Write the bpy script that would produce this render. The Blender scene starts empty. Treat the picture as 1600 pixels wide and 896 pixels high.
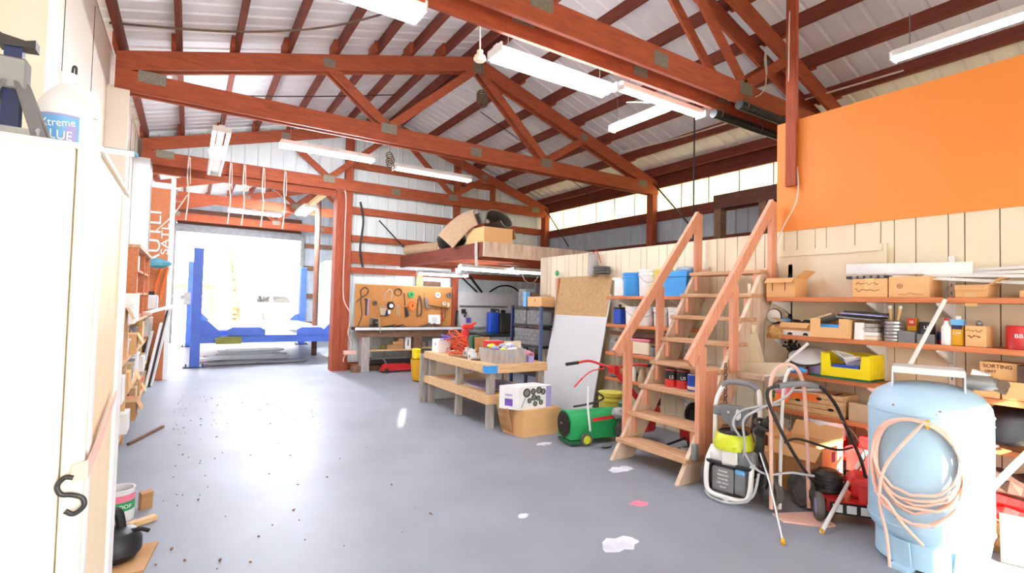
import bpy, bmesh, math, random
from math import sin, cos, pi, radians as R, sqrt
from mathutils import Vector as V, Matrix as Mx
random.seed(7)
SC = bpy.context.scene
COL = SC.collection
MW = {}

# ------------------------------------------------------------------ materials
def lin(h):
    h = h.lstrip('#'); out = []
    for i in (0, 2, 4):
        c = int(h[i:i+2], 16)/255
        out.append(c/12.92 if c <= .04045 else ((c+.055)/1.055)**2.4)
    return (*out, 1)
MATS = {}
WORLD, SUN, EXPO, TUBE = 4, 22, 1.12, 30
def mat(name, col, rough=.6, metal=0, col2=None, scale=8, stretch=(1, 1, 1), bump=0, emit=0, spec=.5, alpha=None, amt=.5, trans=0):
    """procedural principled material: two tones mixed by stretched noise"""
    m = bpy.data.materials.new(name); m.use_nodes = True
    nt = m.node_tree; N = nt.nodes; L = nt.links
    p = N['Principled BSDF']
    a = lin(col); b = lin(col2) if col2 else tuple(c*.86 for c in a[:3])+(1,)
    tc = N.new('ShaderNodeTexCoord'); mp = N.new('ShaderNodeMapping'); mp.inputs['Scale'].default_value = stretch
    nz = N.new('ShaderNodeTexNoise'); nz.inputs['Scale'].default_value = scale; nz.inputs['Detail'].default_value = 6
    rp = N.new('ShaderNodeValToRGB'); rp.color_ramp.elements[0].position = .5-amt*.4; rp.color_ramp.elements[1].position = .5+amt*.4
    rp.color_ramp.elements[0].color = b; rp.color_ramp.elements[1].color = a
    L.new(tc.outputs['Object'], mp.inputs['Vector']); L.new(mp.outputs[0], nz.inputs['Vector'])
    L.new(nz.outputs['Fac'], rp.inputs[0]); L.new(rp.outputs[0], p.inputs['Base Color'])
    p.inputs['Roughness'].default_value = rough; p.inputs['Metallic'].default_value = metal
    p.inputs['Specular IOR Level'].default_value = spec
    if bump:
        bp = N.new('ShaderNodeBump'); bp.inputs['Strength'].default_value = bump; bp.inputs['Distance'].default_value = .01
        L.new(nz.outputs['Fac'], bp.inputs['Height']); L.new(bp.outputs[0], p.inputs['Normal'])
    if emit:
        p.inputs['Emission Color'].default_value = a; p.inputs['Emission Strength'].default_value = emit
    if trans:
        p.inputs['Transmission Weight'].default_value = trans
    MATS[name] = m
    return m

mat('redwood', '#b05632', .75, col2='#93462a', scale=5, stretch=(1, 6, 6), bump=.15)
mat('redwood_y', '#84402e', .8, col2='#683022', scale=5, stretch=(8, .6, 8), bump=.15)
mat('redwood_z', '#ac5230', .75, col2='#8e4026', scale=5, stretch=(7, 7, .7), bump=.15)
mat('stairpost', '#e0a486', .7, col2='#d09070', scale=5, stretch=(8, 8, .8), bump=.1)
mat('shelfwood', '#d08050', .55, col2='#bc6c3e', scale=4, stretch=(9, .6, 9))
mat('tread', '#d4ab86', .75, col2='#b88a62', scale=5, stretch=(7, .7, 7), bump=.15)
mat('plywood', '#e2cdb8', .75, col2='#bfa084', scale=4, stretch=(3, 1, .6))
mat('lumber', '#e0bd8e', .7, col2='#c99f6c', scale=5, stretch=(1, 8, 8), bump=.1)
mat('greywood', '#b9b2aa', .8, col2='#96908a', scale=7, stretch=(5, 5, .8), bump=.2)
mat('oldwood', '#8c6a50', .8, col2='#66493a', scale=6, stretch=(1, 6, 6), bump=.2)
mat('darkwood', '#6a4030', .8, col2='#503024', scale=6, stretch=(6, 1, 6))
mat('cream', '#e6dbc0', .6, col2='#dfd1b2', scale=2, stretch=(1, 1, .4), amt=.8)
mat('creamwall', '#efe6d8', .6, col2='#e8dccb', scale=1.5, amt=.9)
mat('cabinet', '#f6efe2', .5, col2='#f2e8d6', scale=2, amt=.9)
mat('cabinetedge', '#f0dcb8', .5, col2='#ecd3a8', scale=2, stretch=(3, 3, .4))
mat('gap', '#4c3a2a', .9)
mat('orange', '#ea8e3c', .55, col2='#e58630', scale=1.3, amt=1)
mat('galv', '#eeefef', .5, .0, col2='#e2e2e2', scale=3, amt=.9)
mat('siding', '#e6eeee', .55, col2='#dae2e2', scale=3, amt=.9)
mat('bluesiding', '#bcc8d0', .5, col2='#aab6be', scale=3)
mat('plate', '#9a9484', .5, .5, col2='#7c7668', scale=60)
mat('concrete', '#969ba4', .44, col2='#82878f', scale=1.6, spec=.22, bump=.015, amt=.9)
mat('gravel', '#cfcabf', .9, col2='#b8b2a6', scale=6)
mat('white', '#f2f2f0', .5, col2='#e6e6e4')
mat('whitemetal', '#ebebe8', .4, col2='#dcdcd8', scale=4)
mat('whiteplastic', '#eeeeee', .35, col2='#e4e4e6', scale=3)
mat('paper', '#efeee9', .8, col2='#e2e0d8', scale=10)
mat('blackplastic', '#26272a', .45, col2='#1b1c1e')
mat('black', '#1c1b1b', .6, col2='#141313')
mat('rubber', '#6a6764', .9, col2='#4a4846', scale=20, bump=.1)
mat('greyplastic', '#84868a', .5, col2='#74767a')
mat('greymetal', '#9a9b9b', .4, .5, col2='#858686', scale=10)
mat('steel', '#c2c3c4', .28, .8, col2='#aeb0b2', scale=14)
mat('darksteel', '#4a4948', .45, .6, col2='#383736', scale=12)
mat('rust', '#7c6552', .7, .3, col2='#5c4a3c', scale=18)
mat('cardboard', '#e3b47e', .8, col2='#daa96f', scale=3, stretch=(1, 1, 5), amt=.9)
mat('cardboard_d', '#c4996a', .85, col2='#aa7c4c', scale=3, stretch=(1, 1, 5))
mat('tape', '#e3bd82', .4, col2='#dcb478')
mat('brownpaper', '#c79a5e', .85, col2='#ad8048', scale=12, bump=.3)
mat('blueplastic', '#3f9fe6', .4, col2='#3793da', scale=3)
mat('deepblue', '#1f4fc0', .4, col2='#1a44a8')
mat('liftblue', '#4468c0', .4, col2='#3a5cb2', scale=4)
mat('rackblue', '#4a6088', .5, col2='#40557a')
mat('navy', '#1c2c58', .45, col2='#15224a')
mat('yellowplastic', '#f0dc10', .4, col2='#e4cf0a')
mat('paleyellow', '#dccf58', .5, col2='#cfc24c')
mat('yellow2', '#e0a818', .5, col2='#cf9810')
mat('lime', '#d5e032', .4, col2='#c8d328')
mat('green', '#28a862', .45, col2='#1e9a54', scale=4)
mat('darkgreen', '#1f6a46', .5, col2='#185a3a')
mat('olive', '#84863a', .7, col2='#6e7030')
mat('red', '#d02a28', .45, col2='#bb2020')
mat('redplastic', '#e23c38', .45, col2='#d23030')
mat('pink', '#f08aa0', .5, col2='#e87c94')
mat('orangeplastic', '#f07a34', .5, col2='#e66e28')
mat('extcord', '#e4603a', .5, col2='#d4522e')
mat('hose', '#efc6b4', .45, col2='#e4b4a0')
mat('cordwhite', '#ded4c6', .6, col2='#cfc4b4')
mat('tank', '#b2d0e2', .35, col2='#a2c4da', scale=3, amt=.7)
mat('chip', '#b08a88', .7)
mat('purple', '#7a5cc0', .5)
mat('glass', '#cfd6d6', .15, col2='#c2caca', trans=.6)
mat('clearbag', '#dfe4e8', .25, col2='#d0d6dc', trans=.5)
mat('pegwood', '#c8894a', .7, col2='#b87838', scale=3)
mat('osb', '#c9a878', .85, col2='#a98456', scale=28, stretch=(1, 2.5, 1), bump=.3)
mat('boardgrey', '#d6d8d8', .55, col2='#ced1d2', scale=1.2, amt=.9)
mat('carpettan', '#bfa282', .95, col2='#a58a6c', scale=30, bump=.4)
mat('carpetgrey', '#7c766c', .95, col2='#686258', scale=40, bump=.4)
mat('tube', '#eef3ff', .4, emit=TUBE)
mat('tube_far', '#f0f5ff', .4, emit=TUBE*9)
mat('tube_near', '#eef3ff', .4, emit=TUBE*.5)
mat('trailerred', '#a03838', .7)
mat('trailerwood', '#a85a20', .7)
mat('outwood', '#75603a', .8)
mat('vanwhite', '#8a8c90', .5)
mat('tube_dim', '#fff8ea', .4, emit=3)
mat('lav', '#a8a4d8', .6)
mat('foliage', '#6a5a3c', .9, col2='#54462e', scale=12)
mat("leaf", "#8a6648", .9, col2="#6a4a30", scale=40)
mat('darkbrown', '#5c4034', .8, col2='#4a3228')
mat('tanplastic', '#c8b08c', .6)
mat('skyblue', '#7ab8e8', .4, col2='#68aadd')
mat('teal', '#5a9cae', .5, col2='#4f8fa2')
mat('stain', '#e6e8ee', .6, col2='#c2c6d0', scale=9)
def translucent():
    m = bpy.data.materials.new('fiberglass'); m.use_nodes = True
    nt = m.node_tree; N = nt.nodes; L = nt.links
    for n in list(N):
        if n.type == 'BSDF_PRINCIPLED': N.remove(n)
    out = [n for n in N if n.type == 'OUTPUT_MATERIAL'][0]
    d = N.new('ShaderNodeBsdfDiffuse'); t = N.new('ShaderNodeBsdfTranslucent'); mx = N.new('ShaderNodeMixShader')
    nz = N.new('ShaderNodeTexNoise'); nz.inputs['Scale'].default_value = 2
    rp = N.new('ShaderNodeValToRGB'); rp.color_ramp.elements[0].color = lin('#f2e4b8'); rp.color_ramp.elements[1].color = lin('#fbf3d8')
    L.new(nz.outputs['Fac'], rp.inputs[0])
    for s in (d, t): L.new(rp.outputs[0], s.inputs['Color'])
    mx.inputs[0].default_value = .72
    L.new(d.outputs[0], mx.inputs[1]); L.new(t.outputs[0], mx.inputs[2]); L.new(mx.outputs[0], out.inputs[0])
    MATS['fiberglass'] = m
translucent()

# ------------------------------------------------------------------ mesh builder
def catmull(pts, n=6, closed=False):
    P = [V(p) for p in pts]; out = []; k = len(P)
    for i in range(k if closed else k-1):
        if closed: p0, p1, p2, p3 = P[i-1], P[i], P[(i+1) % k], P[(i+2) % k]
        else: p0, p1, p2, p3 = P[max(i-1, 0)], P[i], P[i+1], P[min(i+2, k-1)]
        for j in range(n):
            t = j/n
            out.append(.5*((2*p1)+(p2-p0)*t+(2*p0-5*p1+4*p2-p3)*t*t+(3*p1-p0-3*p2+p3)*t**3))
    if not closed: out.append(P[-1])
    return out

class B:
    def __init__(s): s.bm = bmesh.new(); s.mi = 0
    def _tag(s, vs, m):
        if m is None: return
        for f in {f for v in vs for f in v.link_faces}: f.material_index = m
    def mtx(s, M, m=0, bev=0, seg=1):
        r = bmesh.ops.create_cube(s.bm, size=1, matrix=M); vs = r['verts']
        s._tag(vs, m)
        if bev:
            es = {e for v in vs for e in v.link_edges}
            r = bmesh.ops.bevel(s.bm, geom=list(es), offset=bev, segments=seg, affect='EDGES', profile=.5)
            for f in r['faces']: f.material_index = m
        return s
    def box(s, c, d, rz=0, rx=0, ry=0, m=0, bev=0, seg=1):
        return s.mtx(Mx.Translation(c) @ Mx.Rotation(rz, 4, 'Z') @ Mx.Rotation(ry, 4, 'Y') @ Mx.Rotation(rx, 4, 'X') @ Mx.Diagonal((*d, 1)), m, bev, seg)
    def bx(s, x0, x1, y0, y1, z0, z1, m=0, bev=0, seg=1):
        return s.box(((x0+x1)/2, (y0+y1)/2, (z0+z1)/2), (abs(x1-x0), abs(y1-y0), abs(z1-z0)), m=m, bev=bev, seg=seg)
    def beam(s, p0, p1, w, h, up=(0, 0, 1), m=0, bev=0):
        """bar of width w (sideways) and height h (towards up) from p0 to p1"""
        p0, p1 = V(p0), V(p1); d = p1-p0; x = d.normalized(); y = V(up).cross(x)
        if y.length < 1e-5: y = V((0, 1, 0)).cross(x)
        y.normalize(); z = x.cross(y)
        M = Mx((x, y, z)).transposed().to_4x4(); M.translation = (p0+p1)/2
        return s.mtx(M @ Mx.Diagonal((d.length, w, h, 1)), m, bev)
    def cyl(s, p0, p1, r0, r1=None, seg=16, m=0, cap=True):
        p0, p1 = V(p0), V(p1); r1 = r0 if r1 is None else r1; d = p1-p0
        M = Mx.Translation((p0+p1)/2) @ d.to_track_quat('Z', 'Y').to_matrix().to_4x4()
        r = bmesh.ops.create_cone(s.bm, cap_ends=cap, segments=seg, radius1=r0, radius2=r1, depth=d.length, matrix=M)
        s._tag(r['verts'], m); return s
    def ring(s, p, ax, R0, r, seg=24, rs=8, m=0):
        ax = V(ax).normalized(); u = ax.orthogonal().normalized(); w = ax.cross(u); p = V(p)
        return s.tube([p+R0*(cos(2*pi*i/seg)*u+sin(2*pi*i/seg)*w) for i in range(seg)], r, rs, True, m)
    def tube(s, pts, r, seg=8, closed=False, m=0):
        P = [V(p) for p in pts]; n = len(P); rings = []; up = None
        for i in range(n):
            a = P[i-1] if (i or closed) else P[i]; b = P[(i+1) % n] if (i < n-1 or closed) else P[i]
            t = (b-a); t = t.normalized() if t.length > 1e-9 else V((0, 0, 1))
            if up is None: up = t.orthogonal().normalized()
            else:
                up = up-t*up.dot(t); up = up.normalized() if up.length > 1e-6 else t.orthogonal().normalized()
            w = t.cross(up); rr = r[i] if isinstance(r, (list, tuple)) else r
            rings.append([s.bm.verts.new(P[i]+rr*(cos(2*pi*k/seg)*up+sin(2*pi*k/seg)*w)) for k in range(seg)])
        for i in range(n if closed else n-1):
            a, b = rings[i], rings[(i+1) % n]
            off = 0
            if closed and i == n-1:
                off = min(range(seg), key=lambda o: (a[0].co-b[o].co).length)
            for k in range(seg):
                f = s.bm.faces.new((a[k], a[(k+1) % seg], b[(k+1+off) % seg], b[(k+off) % seg])); f.material_index = m
        if not closed:
            for q in (rings[0][::-1], rings[-1]):
                f = s.bm.faces.new(q); f.material_index = m
        return s
    def lathe(s, prof, c=(0, 0, 0), seg=24, ax=(0, 0, 1), m=0, sx=1, sy=1):
        Q = V(ax).to_track_quat('Z', 'Y').to_matrix() if tuple(ax) != (0, 0, 1) else Mx.Identity(3)
        c = V(c); rings = []
        for r, z in prof:
            if r < 1e-5: rings.append([s.bm.verts.new(c+Q @ V((0, 0, z)))])
            else: rings.append([s.bm.verts.new(c+Q @ V((r*sx*cos(2*pi*k/seg), r*sy*sin(2*pi*k/seg), z))) for k in range(seg)])
        for a, b in zip(rings, rings[1:]):
            for k in range(seg):
                k2 = (k+1) % seg
                if len(a) == 1 and len(b) == 1: continue
                if len(a) == 1: q = (a[0], b[k2], b[k])
                elif len(b) == 1: q = (a[k], a[k2], b[0])
                else: q = (a[k], a[k2], b[k2], b[k])
                f = s.bm.faces.new(q); f.material_index = m
        return s
    def prism(s, poly, a0, a1, axis='y', m=0):
        """polygon in the two other axes extruded along axis"""
        def pt(u, w, a): return {'y': (u, a, w), 'x': (a, u, w), 'z': (u, w, a)}[axis]
        A = [s.bm.verts.new(pt(u, w, a0)) for u, w in poly]; Bv = [s.bm.verts.new(pt(u, w, a1)) for u, w in poly]
        fs = [s.bm.faces.new(A), s.bm.faces.new(Bv[::-1])]; n = len(poly)
        for i in range(n): fs.append(s.bm.faces.new((A[i], Bv[i], Bv[(i+1) % n], A[(i+1) % n])))
        for f in fs: f.material_index = m
        return s
    def ell(s, c, r, seg=16, m=0, rz=0):
        M = Mx.Translation(c) @ Mx.Rotation(rz, 4, 'Z') @ Mx.Diagonal((*r, 1))
        q = bmesh.ops.create_uvsphere(s.bm, u_segments=seg, v_segments=max(6, seg//2+2), radius=1, matrix=M)
        s._tag(q['verts'], m); return s
    def sheet(s, rows, th=0, m=0):
        """grid of points; th gives it thickness along the surface normal"""
        g = [[s.bm.verts.new(p) for p in row] for row in rows]; fs = []
        for i in range(len(g)-1):
            for j in range(len(g[0])-1):
                f = s.bm.faces.new((g[i][j], g[i][j+1], g[i+1][j+1], g[i+1][j])); f.material_index = m; fs.append(f)
        if th:
            bmesh.ops.recalc_face_normals(s.bm, faces=fs)
            bmesh.ops.solidify(s.bm, geom=fs, thickness=th)
        return s
    def tray(s, x0, x1, y0, y1, z0, z1, t=.006, m=0, fl=None):
        """open-topped box with real walls"""
        s.bx(x0, x1, y0, y1, z0, z0+t, m)
        s.bx(x0, x0+t, y0, y1, z0+t, z1, m); s.bx(x1-t, x1, y0, y1, z0+t, z1, m)
        s.bx(x0+t, x1-t, y0, y0+t, z0+t, z1, m); s.bx(x0+t, x1-t, y1-t, y1, z0+t, z1, m)
        return s
    def jitter(s, a, seed=0):
        rnd = random.Random(seed)
        for v in s.bm.verts: v.co += V((rnd.uniform(-a, a), rnd.uniform(-a, a), rnd.uniform(-a, a)))
        return s
    def obj(s, name, mats, parent=None, local=False, smooth=True, origin=None, loc=None, rz=0):
        bm = s.bm
        bmesh.ops.recalc_face_normals(bm, faces=bm.faces)
        me = bpy.data.meshes.new(name)
        o = bpy.data.objects.new(name, me); COL.objects.link(o)
        if parent is not None:
            W = MW[parent.name]; MW[o.name] = W.copy(); o.parent = parent
            if not local: bm.transform(W.inverted())
        elif loc is not None:                       # mesh given in its own frame
            o.location = loc; o.rotation_euler = (0, 0, rz)
            MW[o.name] = Mx.Translation(loc) @ Mx.Rotation(rz, 4, 'Z')
        else:                                       # mesh given in the room's frame: origin at its base
            xs = [v.co.x for v in bm.verts]; ys = [v.co.y for v in bm.verts]; zs = [v.co.z for v in bm.verts]
            c = V(origin) if origin else V(((min(xs)+max(xs))/2, (min(ys)+max(ys))/2, min(zs)))
            bm.transform(Mx.Translation(-c)); o.location = c; MW[o.name] = Mx.Translation(c)
        if smooth:
            for f in bm.faces: f.smooth = True
            for e in bm.edges:
                if len(e.link_faces) == 2 and e.calc_face_angle(0) > .6: e.smooth = False
        bm.to_mesh(me); bm.free()
        for m in (mats if isinstance(mats, (list, tuple)) else [mats]): me.materials.append(MATS[m])
        return o

def tag(o, label, cat, group=None, kind=None):
    o['label'] = label; o['category'] = cat
    if group: o['group'] = group
    if kind: o['kind'] = kind
    return o
def thing(name, label, cat, loc=(0, 0, 0), rz=0, group=None):
    o = bpy.data.objects.new(name, None); COL.objects.link(o); o.empty_display_size = .05
    o.location = loc; o.rotation_euler = (0, 0, rz)
    MW[o.name] = Mx.Translation(loc) @ Mx.Rotation(rz, 4, 'Z')
    return tag(o, label, cat, group)
def dup(root, loc, rz=0, label=None, group=None, scale=None):
    def cp(o, par):
        c = o.copy(); COL.objects.link(c); c.parent = par
        for ch in list(o.children): cp(ch, c)
        return c
    r = cp(root, None); r.location = loc; r.rotation_euler = (0, 0, rz)
    if scale: r.scale = scale
    MW[r.name] = Mx.Translation(loc) @ Mx.Rotation(rz, 4, 'Z')
    if label: r['label'] = label
    if group: r['group'] = group
    return r
def struct(o): o['kind'] = 'structure'; return o
def text(body, size, m, parent, loc, face='-x', name='lettering', roll=0, depth=.0012, align='CENTER', sx=1):
    """flat raised lettering; face = direction the words face, in the room's frame"""
    cu = bpy.data.curves.new(name, 'FONT'); cu.body = body; cu.size = size; cu.align_x = align; cu.align_y = 'CENTER'; cu.extrude = depth
    t = bpy.data.objects.new('tmp', cu); me = bpy.data.meshes.new_from_object(t)
    bpy.data.objects.remove(t); bpy.data.curves.remove(cu)
    F = {'-x': Mx(((0, 0, -1), (-1, 0, 0), (0, 1, 0))), '-y': Mx(((1, 0, 0), (0, 0, -1), (0, 1, 0))), 'z': Mx.Identity(3)}
    Fm = F[face] if isinstance(face, str) else face
    M = Mx.Translation(loc) @ Fm.to_4x4() @ Mx.Rotation(roll, 4, 'Z') @ Mx.Diagonal((sx, 1, 1, 1))
    me.transform(MW[parent.name].inverted() @ M)
    o = bpy.data.objects.new(name, me); COL.objects.link(o); o.parent = parent; MW[o.name] = MW[parent.name].copy()
    me.materials.clear(); me.materials.append(MATS[m])
    return o
def facing(az):
    """orientation for text() that faces horizontal azimuth az (radians, 0 = +x)"""
    n = V((cos(az), sin(az), 0)); u = V((0, 0, 1)).cross(n)
    return Mx((u, V((0, 0, 1)), n)).transposed()
# ------------------------------------------------------------------ camera, light
cam_d = bpy.data.cameras.new('camera'); cam = bpy.data.objects.new('camera', cam_d); COL.objects.link(cam)
cam_d.sensor_fit = 'HORIZONTAL'; cam_d.sensor_width = 36; cam_d.lens = 790.2/1600*36; cam_d.clip_start = .05
yaw, pit, rol = .56797, .033696, .0238486
fwd = V((sin(yaw)*cos(pit), cos(yaw)*cos(pit), sin(pit))); rt = V((cos(yaw), -sin(yaw), 0)); up = rt.cross(fwd)
rt2 = cos(rol)*rt+sin(rol)*up; up2 = -sin(rol)*rt+cos(rol)*up
Mc = Mx((rt2, up2, -fwd)).transposed().to_4x4(); Mc.translation = (0, 0, 1.5)
cam.matrix_world = Mc; SC.camera = cam
w = bpy.data.worlds.new('daylight'); SC.world = w; w.use_nodes = True
bg = w.node_tree.nodes['Background']; bg.inputs[0].default_value = (.93, .96, 1, 1); bg.inputs[1].default_value = WORLD
sun_d = bpy.data.lights.new('sun', 'SUN'); sun_d.energy = SUN; sun_d.angle = .01; sun_d.color = (1, .95, .86)
sun = bpy.data.objects.new('sun', sun_d); COL.objects.link(sun)
sun.rotation_euler = V((.35, .85, -.42)).to_track_quat('-Z', 'Y').to_euler(); sun.location = (3, -6, 9)
SC.view_settings.view_transform = 'Standard'; SC.view_settings.look = 'None'
SC.view_settings.exposure = EXPO; SC.view_settings.gamma = 1; SC.view_settings.use_curve_mapping = False
SC.cycles.max_bounces = 10; SC.cycles.diffuse_bounces = 6; SC.cycles.use_denoising = True
SC.cycles.sample_clamp_indirect = 8

# ------------------------------------------------------------------ building shell
XL, XR, XM = -.85, 8.1, 3.8            # left wall, outer right wall, ridge
Y0, YB, YF = -1.5, 11.1, 19.4          # rear edge of roof, cross wall, far wall
def zc(x): return 5.47-.27*(XM-x) if x < XM else 5.47-.328*(x-XM)     # top of the truss top chord
def zr(x): return zc(x)+.165                                           # underside of the roof sheet
b = B(); b.bx(XL-.15, XR+.15, Y0, YF+.1, -.15, 0); struct(b.obj('floor', 'concrete', smooth=False))
b = B(); b.bx(-40, 45, -40, 70, -.25, -.16)
struct(b.obj('ground', 'gravel', smooth=False))

def ribbed(a0, a1, pitch, h):
    """profile (position, height) of roll-formed metal sheet"""
    out = []; a = a0
    while a < a1:
        out += [(a, 0), (a+pitch*.72, 0), (a+pitch*.79, h), (a+pitch*.93, h)]; a += pitch
    return [(min(p, a1), q) for p, q in out]+[(a1, 0)]
ceil = B()
for xa, xb in ((XL-.3, XM), (XM, XR+.3)):
    pr = ribbed(Y0-.5, YF+.2, .23, .022)
    ceil.sheet([[(x, y, zr(x)+q) for y, q in pr] for x in ((xa, XM-.9, XM-.001) if xa < XM-1 else (xa+.001, XM+2, xb))], .004)
ceiling = struct(ceil.obj('ceiling', 'galv', smooth=False, origin=(XM, 9, 5)))
xsl = [3.7, 3.19, 2.67, 2.15, 1.6, .985, .394, -.207, -.74]; xsr = [3.9+.66*i for i in range(7)]
for x in xsl+xsr:
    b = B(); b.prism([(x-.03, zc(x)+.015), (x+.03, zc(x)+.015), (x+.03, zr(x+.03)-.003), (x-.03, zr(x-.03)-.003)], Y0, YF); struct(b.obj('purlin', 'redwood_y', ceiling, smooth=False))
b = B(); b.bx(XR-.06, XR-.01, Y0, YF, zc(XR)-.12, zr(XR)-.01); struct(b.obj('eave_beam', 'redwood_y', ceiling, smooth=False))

# left wall of painted plywood, with posts under the truss heels
b = B(); b.bx(XL-.1, XL, Y0, YF, 0, zc(XL)+.1); wl = struct(b.obj('wall_left', 'creamwall', smooth=False))
b = B()
for y in (1.22, 2.44, 3.66, 4.88, 6.1, 8.5, 9.7, 10.4): b.bx(XL, XL+.004, y-.004, y+.004, 0, zc(XL))
for z, ya, yb in ((3.42, 3.5, 3.75), (3.2, 3.2, 3.45), (2.9, 7.4, 7.9), (2.6, 7.4, 8.0), (3.2, 7.35, 7.7)): b.bx(XL, XL+.004, ya, yb, z, z+.006)
struct(b.obj('seam', 'gap', wl, smooth=False))
for y in (3.5, 7.2, 10.9):
    b = B(); b.bx(XL, XL+.15, y-.07, y+.07, 0, 3.84); b.bx(XL, XL+.2, y-.12, y-.075, 2.3, 3.8); struct(b.obj('post', 'creamwall', wl, smooth=False))

# outer right wall: metal siding, light band of fiberglass, girts, posts
wo = struct(B().sheet([[(XR+q, y, z) for y, q in ribbed(Y0, YF, .23, .02)] for z in (0, 3.45)], .004).obj('wall_outer', 'bluesiding', smooth=False))
for k, y in enumerate([Y0+i*.62 for i in range(34)]):
    b = B(); b.bx(XR+.012, XR+.016, y+.012, y+.61, 3.44, 4.0); b.bx(XR-.002, XR+.011, y-.006, y+.02, 3.45, 3.98, m=1)
    struct(b.obj('light_panel', ['fiberglass', 'cream'], wo, smooth=False))
for z, h in ((3.36, .2), (2.75, .14), (1.5, .14)):
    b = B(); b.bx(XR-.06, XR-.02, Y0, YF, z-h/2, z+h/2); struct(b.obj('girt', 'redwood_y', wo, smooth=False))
for y in (3.5, 7.2, 10.9, 14.7, 18.4):
    b = B(); b.bx(XR-.2, XR-.062, y-.08, y+.08, 0, 3.86); struct(b.obj('post', 'redwood_z', wo, smooth=False))
for y in (3.5, 7.2, 10.9):
    b = B(); b.beam((XR-.21, y-.1, 4.02), (XR-.21, y-1.1, 2.95), .012, .03, m=0); struct(b.obj('brace_rod', 'darksteel', wo, smooth=False))

# cross wall at the back with the wide opening on its left
def gable(b, x0, x1, zb, y, th, n=8, m=0):
    xs = [x0+(x1-x0)*i/n for i in range(n+1)]
    poly = [(x, zb) for x in (x0, x1)]+[(x, zr(x)) for x in ([XM] if x0 < XM < x1 else [])+[]]
    poly = [(x0, zb), (x1, zb), (x1, zr(x1)-.01)]+([(XM, zr(XM)-.01)] if x0 < XM < x1 else [])+[(x0, zr(x0)-.01)]
    b.prism(poly, y, y+th, 'y', m); return b
def siding_wall(name, rects, y, m):
    """rects: (x0, x1, zb, zt or None for up to the roof); ribs stand proud of the flat sheet"""
    b = B()
    for x0, x1, zb, zt in rects:
        if zt is None: gable(b, x0, x1, zb, y, .01)
        else: b.bx(x0, x1, y, y+.01, zb, zt)
        x = x0+.05
        while x < x1-.04:
            top = (zr(x)-.05) if zt is None else zt
            b.prism([(x, y), (x+.012, y-.016), (x+.034, y-.016), (x+.046, y)], zb, top, 'z'); x += .23
    return struct(b.obj(name, m, smooth=False))
wb = siding_wall('wall_back', [(XL, 2.7, 3.86, None), (2.7, XR, 0, None)], YB, 'siding')
for z, h, x0 in ((3.43, .15, 2.9), (2.83, .13, 2.9), (2.42, .26, 2.9), (2.14, .13, 2.9), (.08, .16, 2.9), (4.42, .14, 2.9)):
    b = B(); b.bx(x0, XR-.2 if z < 4 else 6.4, YB-.11, YB-.02, z-h/2, z+h/2); struct(b.obj('girt', 'redwood', wb, smooth=False))
for x, z0, z1, wd in ((2.79, 0, 5.0, .17), (5.36, 0, 4.9, .15), (6.35, 3.5, 4.5, .12), (7.97, 0, 4.05, .16)):
    b = B(); b.bx(x-wd/2, x+wd/2, YB-.19, YB-.112, z0, z1); struct(b.obj('post', 'redwood_z', wb, smooth=False))
b = B(); b.bx(2.55, 2.7, YB-.19, YB+.1, 0, 3.8); struct(b.obj('jamb', 'redwood_z', wb, smooth=False))
b = B(); b.bx(XL, 2.55, YB-.1, YB-.01, 3.68, 3.95); struct(b.obj('header', 'redwood', wb, smooth=False))
b = B(); b.bx(4.4, 4.55, YB-.115, YB-.08, 1.8, 2.1); b.bx(4.6, 5.0, YB-.125, YB-.09, 1.86, 1.97, m=1); struct(b.obj('blocking', ['lumber', 'oldwood'], wb, smooth=False))
# stub of wall left of the opening: brown plywood that carries white letters
b = B(); b.bx(XL, -.34, YB-.2, YB-.12, 0, 3.45); stub = struct(b.obj('wall_stub', 'shelfwood', smooth=False))
b = B(); b.bx(-.34, -.27, YB-.21, YB-.1, 0, 3.6); b.bx(XL, -.34, YB-.215, YB-.2, 3.4, 3.5); struct(b.obj('trim', 'white', stub, smooth=False))
b = B(); b.bx(XL+.005, -.62, YB-.9, YB-.2, 2.05, 3.75); struct(b.obj('side_panel', 'boardgrey', stub, smooth=False))
text('AUTLI', .25, 'white', stub, (-.54, YB-.203, 2.5), '-y', roll=R(90), sx=1.5)
text('SATL', .16, 'white', stub, (-.39, YB-.203, 2.5), '-y', roll=R(90), sx=1.6)

# partition on the right: cream plank panelling below, orange board above, storage loft behind
b = B(); b.bx(5.012, 5.09, Y0, 6.95, 0, 2.28, m=1)
y = 6.95; k = 0; ww = (.2, .1, .15, .21, .1, .2, .13, .17, .1, .24)
while y > Y0:
    q = ww[k % 10]; k += 1
    b.bx(5.0, 5.012, max(y-q+.007, Y0), y, 0, 2.285, m=0); y -= q
wr = struct(b.obj('wall_right', ['cream', 'gap'], smooth=False))
b = B(); b.bx(4.985, 5.05, Y0, 2.86, 2.285, 3.38); struct(b.obj('upper_panel', 'orange', wr, smooth=False))
b = B(); b.bx(5.09, XR-.1, 6.87, 6.95, 0, 2.28); struct(b.obj('return_panel', 'cream', wr, smooth=False))
b = B()
b.bx(4.965, 4.998, 2.84, 1.93, 2.03, 2.09); b.bx(4.975, 4.999, 1.9, 1.97, 1.62, 2.09); b.bx(4.985, 4.999, 1.97, 2.84, .95, 2.03)
struct(b.obj('blocked_hatch', 'cream', wr, smooth=False))
b = B(); b.bx(5.09, XR-.07, Y0, 6.87, 2.16, 2.27); struct(b.obj('loft_floor', 'oldwood', smooth=False))

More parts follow.
